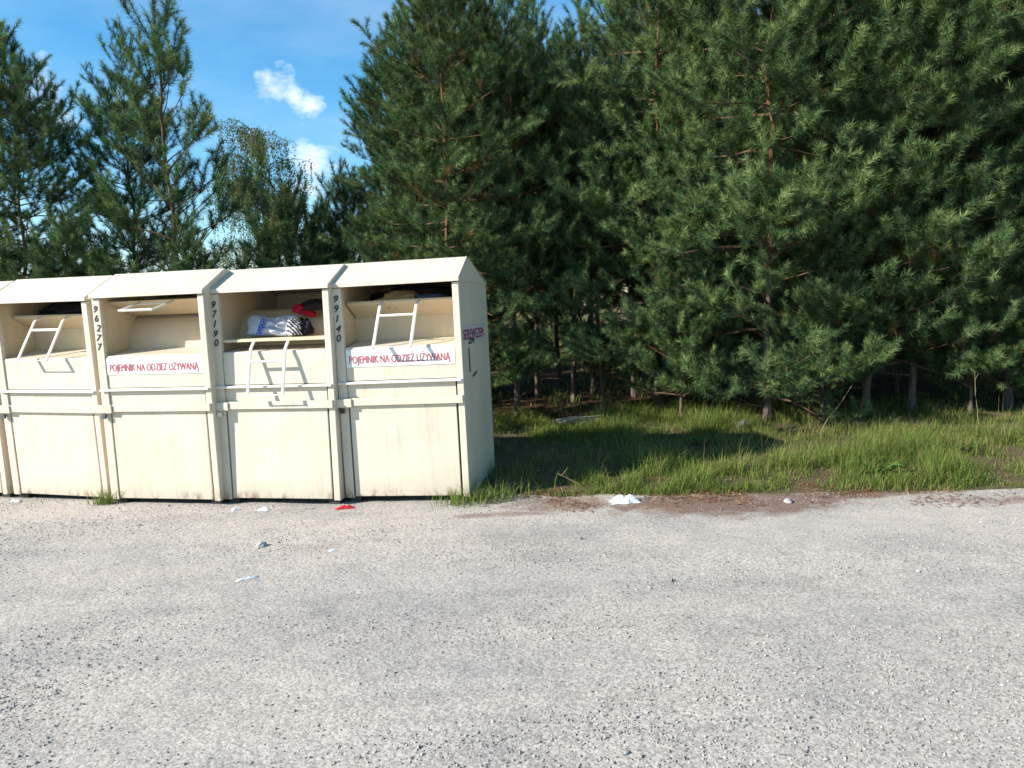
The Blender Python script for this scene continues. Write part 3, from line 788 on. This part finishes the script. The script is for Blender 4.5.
# ------------------------------------------------------------------ pines
def grow_pine(seed, height, base, maxlen, spread=1.0, whorl=0.42, bare=0.2, nbr=(4, 6), order=2, needles_per_m=500, fuzz=0.110, droop=0.0, young=1.0, keep=1.0):
    rnd = random.Random(seed); rng = np.random.default_rng(seed)
    # stem
    n = 16; wob = [Vector((rnd.uniform(-1, 1), rnd.uniform(-1, 1), 0)) * 0.05 for _ in range(n + 1)]
    lean = Vector((rnd.uniform(-1, 1), rnd.uniform(-1, 1), 0)) * 0.02
    def stem(z):
        t = max(0, min(n - 1e-6, z / height * n)); i = int(t); f = t - i; f = f * f * (3 - 2 * f)
        return (wob[i] * (1 - f) + wob[i + 1] * f) * min(1, z) + lean * z + Vector((0, 0, z))
    r0 = 0.0062 * height + 0.006
    def srad(z): return max(0.009, r0 * (1 - z / height) ** 0.85)
    segs = []          # p0, p1, r0, r1, left (years to tip), tintbase
    def limb(p, d, nseg, L, left, depth, vig, up):
        d = d.normalized()
        for j in range(nseg):
            rem = nseg - j
            bend = Vector((rnd.gauss(0, 0.10), rnd.gauss(0, 0.10), rnd.gauss(0, 0.12) + up * (0.30 if rem <= 2 else 0.07) - droop * (0.10 if rem > 2 else 0.0)))
            d = (d + bend).normalized()
            q = p + d * L * rnd.uniform(0.82, 1.15)
            ra = (0.0018 + 0.0013 * rem ** 1.2) * vig; rb = (0.0018 + 0.0013 * (rem - 1) ** 1.2) * vig
            segs.append((p, q, ra, rb, rem, depth))
            p = q
            rem -= 1
            if rem >= 1 and depth < order and rnd.random() < 0.93:
                if j + 1 < nseg * bare: continue
                side = d.cross(Vector((0, 0, 1)))
                side = side.normalized() if side.length > 0.2 else Vector((1, 0, 0))
                for s in (-1, 1):
                    if rnd.random() < 0.62:
                        dd = d * rnd.uniform(0.55, 0.95) + side * s * rnd.uniform(0.6, 0.95) + Vector((0, 0, rnd.uniform(-0.25, 0.65)))
                        limb(p, dd, max(1, rem - (1 if rnd.random() < 0.35 else 0)), L * rnd.uniform(0.68, 0.88), rem, depth + 1, vig * 0.8, up)
                if rnd.random() < 0.35:
                    limb(p, d + Vector((rnd.uniform(-.3, .3), rnd.uniform(-.3, .3), 0.8)), 1, L * 0.6, 1, depth + 1, vig * 0.7, up)
        # buds round the tip
        for _ in range(rnd.choice((1, 1, 2, 2))):
            dd = d + Vector((rnd.uniform(-1, 1), rnd.uniform(-1, 1), rnd.uniform(-0.3, 0.8))) * 0.75
            e = p + dd.normalized() * L * rnd.uniform(0.35, 0.6)
            segs.append((p, e, 0.003, 0.002, 1, depth))
    zs = []; z = height - 0.42 * young
    while z > base:
        zs.append(z); z -= whorl * rnd.uniform(0.7, 1.3) * (1.0 if len(zs) > 3 else 1.15)
    # leader
    p = stem(height - 0.42 * young)
    q = p + Vector((rnd.uniform(-.03, .03), rnd.uniform(-.03, .03), 0.42 * young))
    segs.append((p, q, 0.007, 0.004, 1, 0))
    for k in range(3):
        a = rnd.random() * 6.28
        segs.append((q, q + Vector((math.cos(a) * 0.06, math.sin(a) * 0.06, 0.11)), 0.003, 0.002, 1, 0))
    az0 = rnd.random() * 6.28
    for k, z in enumerate(zs, 1):
        nb = rnd.randint(*nbr); az0 += rnd.uniform(0.4, 1.2)
        zi = zs[k - 2] if k > 1 else height
        segs.append((stem(z), stem(zi), 0.006, 0.005, 1 if k <= 2 else 9, 0))
        for b in range(nb):
            if rnd.random() > keep: continue
            a = az0 + 6.283 * b / nb + rnd.uniform(-0.3, 0.3)
            L = min(maxlen, (0.20 + 0.27 * k ** 0.92) * spread) * rnd.uniform(0.68, 1.15)
            ns = min(k, 5); th = R_(min(78, 26 + 5.5 * k) + rnd.uniform(-14, 12))
            if k > 9: th += R_(droop * 14)
            d = Vector((math.cos(a) * math.sin(th), math.sin(a) * math.sin(th), math.cos(th)))
            limb(stem(z + rnd.uniform(-0.13, 0.13) * min(1, k / 6)), d, ns, L / ns, ns, 0 if ns > 1 else 1, 1.0 + 0.06 * k, 1.0)
    # short dead stubs below the crown
    dead = []
    zz = base
    while zz > 0.35:
        zz -= rnd.uniform(0.10, 0.28)
        a = rnd.random() * 6.28; L = rnd.uniform(0.25, 0.95)
        d = Vector((math.cos(a), math.sin(a), rnd.uniform(-0.25, 0.25)))
        p = stem(max(0.2, zz)); m = p + d * L * 0.55 + Vector((0, 0, rnd.uniform(-.06, .06)))
        dead += [(p, m, 0.011, 0.007, 9, 0), (m, m + (d + Vector((rnd.uniform(-.5, .5), rnd.uniform(-.5, .5), rnd.uniform(-.3, .4)))) * L * 0.45, 0.007, 0.003, 9, 0)]
        for _ in range(2):
            dead.append((m, m + (d + Vector((rnd.uniform(-1, 1), rnd.uniform(-1, 1), rnd.uniform(-.4, .5)))) * L * 0.35, 0.005, 0.002, 9, 0))
    allsegs = segs + dead
    # wood of the crown: 4-sided tapering tubes
    A = np.array([s[0] for s in allsegs]); B = np.array([s[1] for s in allsegs]); ra = np.array([s[2] for s in allsegs]); rb = np.array([s[3] for s in allsegs])
    dv = B - A; Ls = np.linalg.norm(dv, axis=1, keepdims=True); dv = dv / np.maximum(Ls, 1e-6)
    ref = np.where(np.abs(dv[:, 2:3]) < 0.9, np.array([[0, 0, 1.0]]), np.array([[1.0, 0, 0]]))
    u = np.cross(dv, ref); u /= np.linalg.norm(u, axis=1, keepdims=True); w = np.cross(dv, u)
    rings = []
    for c, rr in ((A, ra), (B, rb)):
        for k in range(3):
            t = 2.0944 * k; rings.append(c + (u * math.cos(t) + w * math.sin(t)) * rr[:, None])
    thick = np.array([not (s_[4] == 1 and s_[5] >= 2) for s_ in allsegs])
    WV = np.stack(rings, 1)[thick].reshape(-1, 3); b = (np.arange(int(thick.sum())) * 6)[:, None]
    WF = np.concatenate([b + np.array([[k, (k + 1) % 3, 3 + (k + 1) % 3, 3 + k]]) for k in range(3)], 0)
    # needles on the growth of the last two years
    sel = np.array([i for i, s in enumerate(segs) if s[4] <= 2 or (s[4] == 3 and s[5] > 0)])
    Ln = Ls[sel, 0]; age = np.array([segs[i][4] for i in sel])
    cnt = np.maximum(10, (Ln * needles_per_m * np.where(age == 1, 1.0, np.where(age == 2, 0.75, 0.4))).astype(int))
    idx = np.repeat(np.arange(len(sel)), cnt); N = len(idx); si = sel[idx]
    t = rng.random(N) ** 0.85; phi = rng.random(N) * 6.283
    fwd = np.radians(np.where(age[idx] == 1, 50, 62) + rng.normal(0, 13, N)); tip = t > 0.92; fwd = np.where(tip, fwd * 0.5, fwd)
    ln = fuzz * rng.uniform(0.7, 1.2, N); wid = 0.0030 * rng.uniform(0.8, 1.35, N)
    o = A[si] + dv[si] * (t * Ls[si, 0])[:, None]
    rad = u[si] * np.cos(phi)[:, None] + w[si] * np.sin(phi)[:, None]
    nd = dv[si] * np.cos(fwd)[:, None] + rad * np.sin(fwd)[:, None]
    sd = np.cross(nd, rng.normal(size=(N, 3))); sd /= np.linalg.norm(sd, axis=1, keepdims=True)
    NV = np.stack([o - sd * wid[:, None], o + sd * wid[:, None], o + nd * ln[:, None]], 1).reshape(-1, 3)
    stint = rng.normal(0.38, 0.19, len(sel)) + np.where(age == 1, 0.14, np.where(age == 2, -0.16, -0.26))  # older needles are darker; deepened further to put self-shadow into the colour
    tint = np.clip(stint[idx] + rng.normal(0, 0.08, N) + 0.22 * (t - 0.4), 0.06, 1); tint[rng.random(N) < 0.012] = 0.0
    NF = np.arange(N * 3).reshape(-1, 3) + len(WV)
    crown = mesh_np('crown', np.concatenate([WV, NV]), [WF, NF], [TWIG, NEEDLE], np.concatenate([np.zeros(len(WF)), np.ones(len(NF))]), np.concatenate([np.full(len(WF), 0.4), tint]))
    # trunk
    ts = np.linspace(0, height - 0.3, 26); k = 10; TV = []
    for z in ts:
        c = stem(float(z)); rr = srad(z) * (1 + 0.55 * math.exp(-z / 0.10))
        for j in range(k):
            a = 6.2832 * j / k; q = rr * (1 + 0.10 * rnd.uniform(-1, 1))
            TV.append((c.x + math.cos(a) * q, c.y + math.sin(a) * q, z - (0.12 if z == 0 else 0)))
    TF = np.array([(i * k + j, i * k + (j + 1) % k, (i + 1) * k + (j + 1) % k, (i + 1) * k + j) for i in range(len(ts) - 1) for j in range(k)])
    trunk = mesh_np('trunk', np.array(TV), [TF], [BARK], smooth=True)
    return trunk, crown, N


KINDS = {
    'edge_a': grow_pine(21, 8.2, 0.45, 1.95, 1.0, 0.36, nbr=(6, 7), droop=0.6, keep=0.80),
    'edge_b': grow_pine(22, 8.8, 0.55, 2.05, 1.0, 0.37, nbr=(6, 7), droop=0.8, keep=0.80),
    'edge_c': grow_pine(23, 7.8, 0.7, 1.90, 1.05, 0.36, nbr=(6, 7), droop=0.3, keep=0.74),
    'inner_a': grow_pine(31, 9.0, 2.5, 1.65, 0.95, 0.40, nbr=(5, 6), needles_per_m=340),
    'inner_b': grow_pine(32, 8.4, 2.1, 1.7, 0.95, 0.40, nbr=(5, 6), needles_per_m=340),
    'open': grow_pine(41, 6.7, 1.0, 1.95, 1.05, 0.52, nbr=(5, 6), bare=0.3, young=1.35, needles_per_m=480, keep=1.0),
    'small': grow_pine(51, 4.2, 0.4, 1.5, 1.1, 0.33, nbr=(6, 7)),
}


def pine(kind, x, y, s, rz, label, group, sz=None, tilt=(0, 0)):
    tr, cr, _ = KINDS[kind]
    root = link('pine_tree', None, label=label, cat='pine tree', group=group)
    root.location = (x, y, float(verge_z(x, y)) - 0.02); root.rotation_euler = (tilt[0], tilt[1], rz); root.scale = (s, s, sz or s)
    link('trunk', tr, root); link('crown', cr, root)
    return root


FR = 'pines at the front of the wood'
pine('edge_a', 3.12, 9.35, 0.86, 1.7, 'tall pine right of the pale boulder, reddish trunk showing through its boughs', FR, tilt=(0, -0.03))
pine('edge_c', 4.12, 9.95, 0.92, 2.1, 'pine in the middle of the right hand front row, behind the leaning dry stalk', FR)
pine('edge_b', 4.45, 9.6, 0.86, 4.0, 'tall pine just right of the leaning dry stalk, boughs hanging low', FR)
pine('edge_c', 4.98, 9.5, 0.86, 1.2, 'pine midway between the leaning dry stalk and the upright dry stalk', FR)
pine('edge_a', 6.25, 9.6, 0.92, 3.6, 'tall pine behind the upright dry stalk near the right edge', FR)
pine('edge_c', 7.9, 9.3, 1.05, 5.0, 'pine at the right edge of the picture', FR)
pine('edge_b', 2.0, 10.5, 0.78, 5.2, 'dense pine behind and left of the pale boulder, boughs hanging low', FR)
pine('inner_a', 1.30, 10.9, 0.60, 0.5, 'pine with bare shaded trunk behind the heap of pale sticks', FR)
pine('inner_b', 0.42, 12.6, 0.78, 2.5, 'pine with slim dark trunk in the shade left of the stick heap', FR)
pine('edge_b', -0.75, 9.95, 0.68, 1.0, 'dense dark pine directly behind the rightmost container', FR)
pine('edge_a', -1.15, 12.2, 0.76, 2.7, 'pine forming the left edge of the dense wood, against the sky', FR)
pine('inner_b', 0.05, 10.75, 0.72, 4.4, 'dark pine rising just right of the rightmost container', FR)
pine('open', -5.15, 12.0, 1.02, 2.2, 'open pine with sparse whorls and bare top against the blue sky', 'pines left of the gap')
pine('edge_c', -7.6, 12.3, 0.78, 0.4, 'dark dense pine at the left edge of the picture', 'pines left of the gap')
pine('edge_b', -9.2, 12.8, 0.78, 1.9, 'pine cut off by the left edge, only its right boughs in view', 'pines left of the gap')
pine('inner_b', -6.8, 14.2, 0.80, 4.4, 'dark pine standing back between the left edge and the open pine', 'pines left of the gap')
pine('small', -3.35, 12.2, 0.84, 0.9, 'small young pine showing above the middle containers, below the gap', 'young pines behind the containers')
pine('small', -4.5, 11.2, 0.68, 2.9, 'small young pine below the open pine, over the second container', 'young pines behind the containers')
pine('small', -2.75, 13.2, 0.90, 5.1, 'young pine at the foot of the wood edge, over container 97190', 'young pines behind the containers')
pine('small', -6.3, 11.2, 0.72, 4.2, 'small young pine over the leftmost containers', 'young pines behind the containers')
for i, (x, y, sc, lb) in enumerate(((2.1, 9.5, 0.60, 'young pine with bright boughs just left of the pale boulder'), (3.75, 9.2, 0.62, 'young pine with low boughs just left of the leaning dry stalk'),
                             (5.6, 9.3, 0.66, 'young pine low at the right, just left of the upright dry stalk'))):
    pine('small', x, y, sc, 1.3 * i, lb, 'young pines at the front of the wood')
for i, (x, y, sc) in enumerate(((3.8, 11.5, 0.8), (5.7, 11.3, 0.85), (6.9, 11.6, 0.9), (7.7, 11.0, 0.85), (8.9, 11.3, 0.9), (9.9, 11.6, 0.9), (3.1, 12.2, 0.75), (0.95, 16.8, 0.7), (-0.7, 13.6, 0.75))):
    pine('small', x, y, sc, 2.1 * i, 'young pine in the dark understorey behind the front trunks', 'young pines in the understorey')
BK = 'pines deep in the wood'
for x, y, k, sc in ((0.95, 11.9, 'inner_a', 0.62), (-0.1, 13.6, 'inner_a', 0.76), (-1.7, 13.4, 'inner_b', 0.74), (1.95, 12.2, 'inner_b', 0.72), (-0.35, 11.6, 'inner_a', 0.70)):
    pine(k, x, y, sc, x * 3, 'shaded pine deep in the wood behind the front row', BK)
rb = random.Random(3); back = []
for y0, x0, x1, st in ((12.6, 1.5, 9.5, 1.55), (14.2, -0.9, 11, 1.7), (16.0, -0.4, 12.5, 1.8)):
    x = x0
    while x < x1:
        back.append((x + rb.uniform(-.3, .3), y0 + rb.uniform(-.45, .45))); x += st
for i, (x, y) in enumerate(back):
    kind = 'inner_a' if (i % 2 or x < 4.5) else ('inner_b' if i % 3 else 'edge_c')
    pine(kind, x, y, rb.uniform(0.80, 0.93) * (0.78 if 0.0 < x < 2.1 else 1), rb.uniform(0, 6.28), 'shaded pine deep in the wood behind the front row', BK)
for i in range(15):
    x = -3.0 + 1.5 * i + rb.uniform(-.4, .4)
    pine(('small', 'edge_c', 'small')[i % 3], x, 27 + rb.uniform(0, 4), rb.uniform(1.0, 1.25) * (1.0 if i % 3 == 1 else 1.5), rb.uniform(0, 6.28), 'distant pine across the meadow, seen between the trunks of the wood', 'pines across the meadow')


# ------------------------------------------------------------------ weeping birch and bush in the gap
def make_birch(seed, height, x, y):
    rnd = random.Random(seed); rng = np.random.default_rng(seed)
    tb = PB(); path = [(0.12 * math.sin(z * 0.9), 0.08 * math.cos(z * 1.1), z) for z in np.linspace(-0.1, height * 0.95, 12)]
    tb.tube(path, [0.075 * (1 - i / 12.5) + 0.006 for i in range(12)], 8)
    root = link('birch_tree', None, label='weeping birch with fine hanging twigs behind the gap in the pines', cat='birch')
    root.location = (x, y, 0.1)
    link('trunk', tb.mesh('trunk', mat_plain('birch_bark', (0.40, 0.37, 0.33), 0.8, 0.5, 12, 0.2, 0.3)), root)
    cb = PB(); tips = []
    for _ in range(46):
        z = height * rnd.uniform(0.35, 0.97); a = rnd.random() * 6.28; L = (height - z) * 0.30 + rnd.uniform(0.3, 0.9)
        p0 = Vector((0.12 * math.sin(z * .9), 0.08 * math.cos(z * 1.1), z)); d = Vector((math.cos(a), math.sin(a), 0.9))
        pts = [p0]
        for k in range(4):
            pts.append(pts[-1] + d * L * 0.22); d = d + Vector((rnd.uniform(-.2, .2), rnd.uniform(-.2, .2), -0.38))
        cb.tube(pts, [0.014, 0.011, 0.008, 0.006, 0.004], 4)
        for k in range(1, 5):
            for _ in range(4):
                q = pts[k] + Vector((rnd.uniform(-.12, .12), rnd.uniform(-.12, .12), 0)); l = rnd.uniform(0.35, 0.95)
                e = q + Vector((rnd.uniform(-.08, .08), rnd.uniform(-.08, .08), -l)); tips.append((q, e))
                cb.tube([pts[k], q + Vector((0, 0, -0.05)), e], [0.004, 0.003, 0.002], 3)
    m = cb.mesh('crown', TWIG)
    A = np.array([t[0] for t in tips]); B = np.array([t[1] for t in tips]); N = 42000
    i = rng.integers(0, len(A), N); t = rng.random(N)[:, None]; c = A[i] * (1 - t) + B[i] * t + rng.normal(0, 0.035, (N, 3))
    d1 = rng.normal(size=(N, 3)); d1[:, 2] -= 1.0; d1 /= np.linalg.norm(d1, axis=1, keepdims=True); d2 = np.cross(d1, rng.normal(size=(N, 3))); d2 /= np.linalg.norm(d2, axis=1, keepdims=True)
    s = rng.uniform(0.013, 0.024, N)[:, None]
    V = np.stack([c - d1 * s, c + d2 * s * 0.7, c + d1 * s, c - d2 * s * 0.7], 1).reshape(-1, 3)
    cr = link('crown', m, root)
    link('foliage', mesh_np('foliage', V, [np.arange(N * 4).reshape(-1, 4)], [BIRCHLEAF], tint=np.clip(rng.normal(0.45, 0.2, N), 0, 1)), cr)


make_birch(4, 5.9, -5.35, 17.5)


def make_bush(seed, x, y, h, r, label, N=9000):
    rnd = random.Random(seed); rng = np.random.default_rng(seed)
    root = link('bush', None, label=label, cat='bush'); root.location = (x, y, 0.05)
    cb = PB(); ends = []
    for _ in range(60):
        a = rnd.random() * 6.28; e = rnd.uniform(0.15, 1.0)
        p = Vector((0, 0, 0)); d = Vector((math.cos(a) * e * r / h, math.sin(a) * e * r / h, 1)); L = h * rnd.uniform(0.6, 1.0); pts = [p]
        for k in range(4):
            pts.append(pts[-1] + d * L * 0.25); d = d + Vector((rnd.uniform(-.25, .25), rnd.uniform(-.25, .25), rnd.uniform(-.25, .05)))
        cb.tube(pts, [0.012, 0.010, 0.008, 0.005, 0.003], 4); ends += [(pts[k], pts[k + 1]) for k in (1, 2, 3)]
    link('stem', cb.mesh('stem', TWIG), root)
    A = np.array([t[0] for t in ends]); B = np.array([t[1] for t in ends])
    i = rng.integers(0, len(A), N); t = rng.random(N)[:, None]; c = A[i] * (1 - t) + B[i] * t + rng.normal(0, 0.09, (N, 3))
    d1 = rng.normal(size=(N, 3)); d1 /= np.linalg.norm(d1, axis=1, keepdims=True); d2 = np.cross(d1, rng.normal(size=(N, 3))); d2 /= np.linalg.norm(d2, axis=1, keepdims=True)
    s = rng.uniform(0.018, 0.04, N)[:, None]
    V = np.stack([c - d1 * s, c + d2 * s * 0.6, c + d1 * s, c - d2 * s * 0.6], 1).reshape(-1, 3)
    link('foliage', mesh_np('foliage', V, [np.arange(N * 4).reshape(-1, 4)], [BIRCHLEAF], tint=np.clip(rng.normal(0.65, 0.2, N), 0, 1)), root)


make_bush(6, -3.9, 15.5, 3.4, 1.2, 'yellow green leafy bush in the gap between the pines')
make_bush(9, -6.3, 16.5, 3.0, 1.3, 'leafy bush behind the open pine')


# ------------------------------------------------------------------ small things on the ground
def tuft(name, x, y, n, h, spread, seed, label, cat='grass tuft', dry=0.1, z=None, w=0.003):
    r = np.random.default_rng(seed)
    bx = r.normal(0, spread * 0.5, n); by = r.normal(0, spread * 0.28, n)
    V, Q, T, tint = blades(bx, by, np.full(n, -0.01), h * (0.35 + 0.65 * r.random(n)), w * (0.7 + 0.6 * r.random(n)), 0.3 + 0.8 * r.random(n), seed, dry)
    o = link(name, mesh_np(name, V, [Q, T], [GRASS], tint=tint), label=label, cat=cat)
    o.location = (x, y, float(np.maximum(lot_z(x, y), verge_z(x, y))) if z is None else z); return o


tuft('grass_tuft', -3.74, 6.86, 130, 0.20, 0.13, 1, 'bright green grass tuft growing between the second and third containers')
tuft('grass_tuft', -0.42, 6.33, 210, 0.22, 0.26, 2, 'grass tuft at the front corner of container 99140')
tuft('grass_tuft', -0.14, 6.42, 170, 0.24, 0.28, 3, 'grass tuft in the shade right of container 99140')
tuft('grass_tuft', -4.45, 7.02, 160, 0.05, 0.55, 4, 'low mossy grass under the leftmost complete container')


def weed(x, y, n, L, seed, label):
    rnd = random.Random(seed); V = []; F = []; T = []
    for i in range(n):
        a = 6.283 * i / n + rnd.uniform(-.3, .3); l = L * rnd.uniform(0.6, 1.1); rise = rnd.uniform(0.35, 0.9); b = len(V)
        for t, wd in ((0, 0.12), (0.3, 0.6), (0.6, 1.0), (0.85, 0.6), (1.0, 0.02)):
            c = Vector((math.cos(a) * l * t, math.sin(a) * l * t, l * rise * (t - 0.55 * t * t * t))); p = Vector((-math.sin(a), math.cos(a), 0)) * l * 0.13 * wd
            V += [tuple(c - p + Vector((0, 0, abs(wd) * l * 0.03))), tuple(c), tuple(c + p + Vector((0, 0, abs(wd) * l * 0.03)))]
        for k in range(4):
            for s in (0, 1): F.append((b + 3 * k + s, b + 3 * k + s + 1, b + 3 * k + s + 4, b + 3 * k + s + 3)); T.append(rnd.random())
    o = link('broadleaf_weed', mesh_np('broadleaf_weed', np.array(V), [np.array(F)], [WEEDLEAF], tint=np.array(T)), label=label, cat='weed')
    o.location = (x, y, float(verge_z(x, y))); return o


weed(3.15, 6.55, 9, 0.26, 1, 'broad leaved weed in the lit grass near its front edge')
weed(4.25, 7.2, 8, 0.24, 2, 'broad leaved weed in the lit grass at the right')
weed(2.0, 8.1, 8, 0.20, 3, 'broad leaved weed in the shadow of the containers')


def stalk(x, y, top, seed, label):
    rnd = random.Random(seed); z = float(verge_z(x, y)); p = PB(); t = Vector(top)
    pts = [Vector((0, 0, -0.02))] + [t * k + Vector((rnd.uniform(-.012, .012), rnd.uniform(-.012, .012), 0)) for k in (0.3, 0.6, 0.85, 1.0)]
    p.tube(pts, [0.003, 0.0028, 0.0025, 0.0022, 0.0015], 5)
    for k in (2, 3): p.tube([pts[k], pts[k] + Vector((rnd.uniform(-.06, .06), rnd.uniform(-.06, .06), 0.07))], [0.003, 0.0015], 4)
    o = link('dry_stalk', p.mesh('dry_stalk', DRIED), label=label, cat='stalk', group='dry stalks in the verge'); o.location = (x, y, z)


stalk(3.35, 8.35, (0.42, 0.1, 0.52), 1, 'long dry stalk leaning right out of the lit grass')
stalk(5.15, 8.4, (-0.05, 0.02, 0.62), 2, 'upright dry stalk before the dark hollow at the right')
stalk(0.62, 6.62, (-0.26, 0.05, 0.13), 3, 'pale dry stalk leaning left above the white paper')
#stalk(4.75, 8.0, (-0.25, 0.1, 0.34), 4, 'short dry stalk leaning left among the grass at the right')


def scrap(name, mat, x, y, sx, sy, hgt, seed, label, cat, rz=0.0):
    from mathutils import noise
    n = 12; V = []; F = []
    for j in range(n + 1):
        for i in range(n + 1):
            u, v = i / n - 0.5, j / n - 0.5
            rr = 1 + 0.25 * noise.noise(Vector((u * 3 + seed, v * 3, 0)))
            k = max(0, 1 - (abs(u) * 2) ** 2) * max(0, 1 - (abs(v) * 2) ** 2)
            z = hgt * (k ** 0.6 * (0.75 + 0.6 * noise.noise(Vector((u * 4, v * 4, seed)))) + 0.9 * k ** 0.5 * abs(noise.noise(Vector((u * 7, v * 7, seed)))))
            V.append((u * sx * rr, v * sy * rr, max(0.0, z) + 0.003))
    b = len(V); V += [(x_, y_, 0.0) for x_, y_, _ in V]
    for j in range(n):
        for i in range(n):
            a = j * (n + 1) + i; F.append((a, a + 1, a + n + 2, a + n + 1)); F.append((b + a, b + a + n + 1, b + a + n + 2, b + a + 1))
    rim = [i for i in range(n + 1)] + [j * (n + 1) + n for j in range(1, n + 1)] + [n * (n + 1) + i for i in range(n - 1, -1, -1)] + [j * (n + 1) for j in range(n - 1, 0, -1)]
    for k in range(len(rim)): F.append((rim[k], b + rim[k], b + rim[(k + 1) % len(rim)], rim[(k + 1) % len(rim)]))
    me = bpy.data.meshes.new(name); me.from_pydata(V, [], F); me.materials.append(mat)
    o = link(name, me, label=label, cat=cat); o.location = (x, y, float(np.maximum(lot_z(x, y), verge_z(x, y))) + 0.001); o.rotation_euler = (0, 0, rz); return o


scrap('paper_scrap', PAPER, 0.88, 6.14, 0.23, 0.11, 0.055, 1.0, 'crumpled white paper lying at the edge of the grass', 'litter', 0.1)
scrap('red_scrap', RED_FOIL, -1.46, 6.36, 0.15, 0.06, 0.022, 2.0, 'crumpled red wrapper on the gravel between two containers', 'litter', 0.2)
scrap('paper_scrap', PAPER, -2.16, 6.40, 0.11, 0.04, 0.022, 3.0, 'small white scrap below container 97190', 'litter', 0.1)
scrap('paper_scrap', PAPER, -2.42, 6.46, 0.06, 0.05, 0.02, 4.0, 'tiny white scrap below the gap beside container 97190', 'litter', 0.6)
scrap('cardboard_scrap', PAPER, -1.73, 4.72, 0.13, 0.030, 0.010, 5.0, 'pale flat strip lying alone on the gravel', 'litter', 0.55)
scrap('paper_scrap', PAPER, -1.30, 5.20, 0.05, 0.02, 0.01, 6.0, 'white fleck on the gravel in front of container 99140', 'litter', 0.2)
scrap('paper_scrap', PAPER, -4.72, 7.10, 0.08, 0.05, 0.02, 7.0, 'white scrap under the leftmost complete container', 'litter', 0.2)


def stone(x, y, s, seed, label, sq=0.62):
    o = lump('stone', STONE, (s, s * 0.75, s * sq), seed, 0.30, 2, label, 'stone', 'single stones on the ground', smooth=False)
    o.location = (x, y, float(np.maximum(lot_z(x, y), verge_z(x, y))) - s * 0.12); o.rotation_euler = (0, 0, seed)


stone(-1.86, 5.41, 0.042, 1.3, 'pale fist sized stone on the gravel before the containers')
stone(2.15, 5.96, 0.036, 2.1, 'grey stone on the brown needle litter')
stone(2.72, 9.0, 0.12, 3.7, 'pale boulder in the shade at the foot of the front pines')
#stone(1.35, 4.30, 0.022, 4.4, 'small white stone right of the middle of the lot')
#stone(3.32, 4.95, 0.045, 5.2, 'dark flat stone near the right edge of the lot', 0.35)
#stone(-0.70, 3.35, 0.018, 6.1, 'small pale stone in the near middle of the lot')
#stone(0.92, 3.05, 0.016, 7.5, 'small grey stone in the near right of the lot')

# heap of pale sticks in the shade
rk = random.Random(12)
for i in range(9):
    L = rk.uniform(0.25, 0.62); a = rk.uniform(-0.7, 0.7) + (0 if i % 3 else 1.1)
    p = PB(); c = Vector((0.92 + rk.uniform(-.32, .32), 9.5 + rk.uniform(-.16, .16), 0)); c.z = float(verge_z(c.x, c.y)) + 0.02 + 0.012 * i
    d = Vector((math.cos(a), math.sin(a), rk.uniform(-.06, .06)))
    p.tube([-d * L / 2, -d * L / 6 + Vector((0, 0, rk.uniform(-.02, .03))), d * L / 5, d * L / 2], [0.014, 0.013, 0.011, 0.007], 6)
    o = link('stick', p.mesh('stick', PALE_WOOD), label='pale weathered stick in the heap lying in the shade of the pines', cat='stick', group='heap of pale sticks'); o.location = c
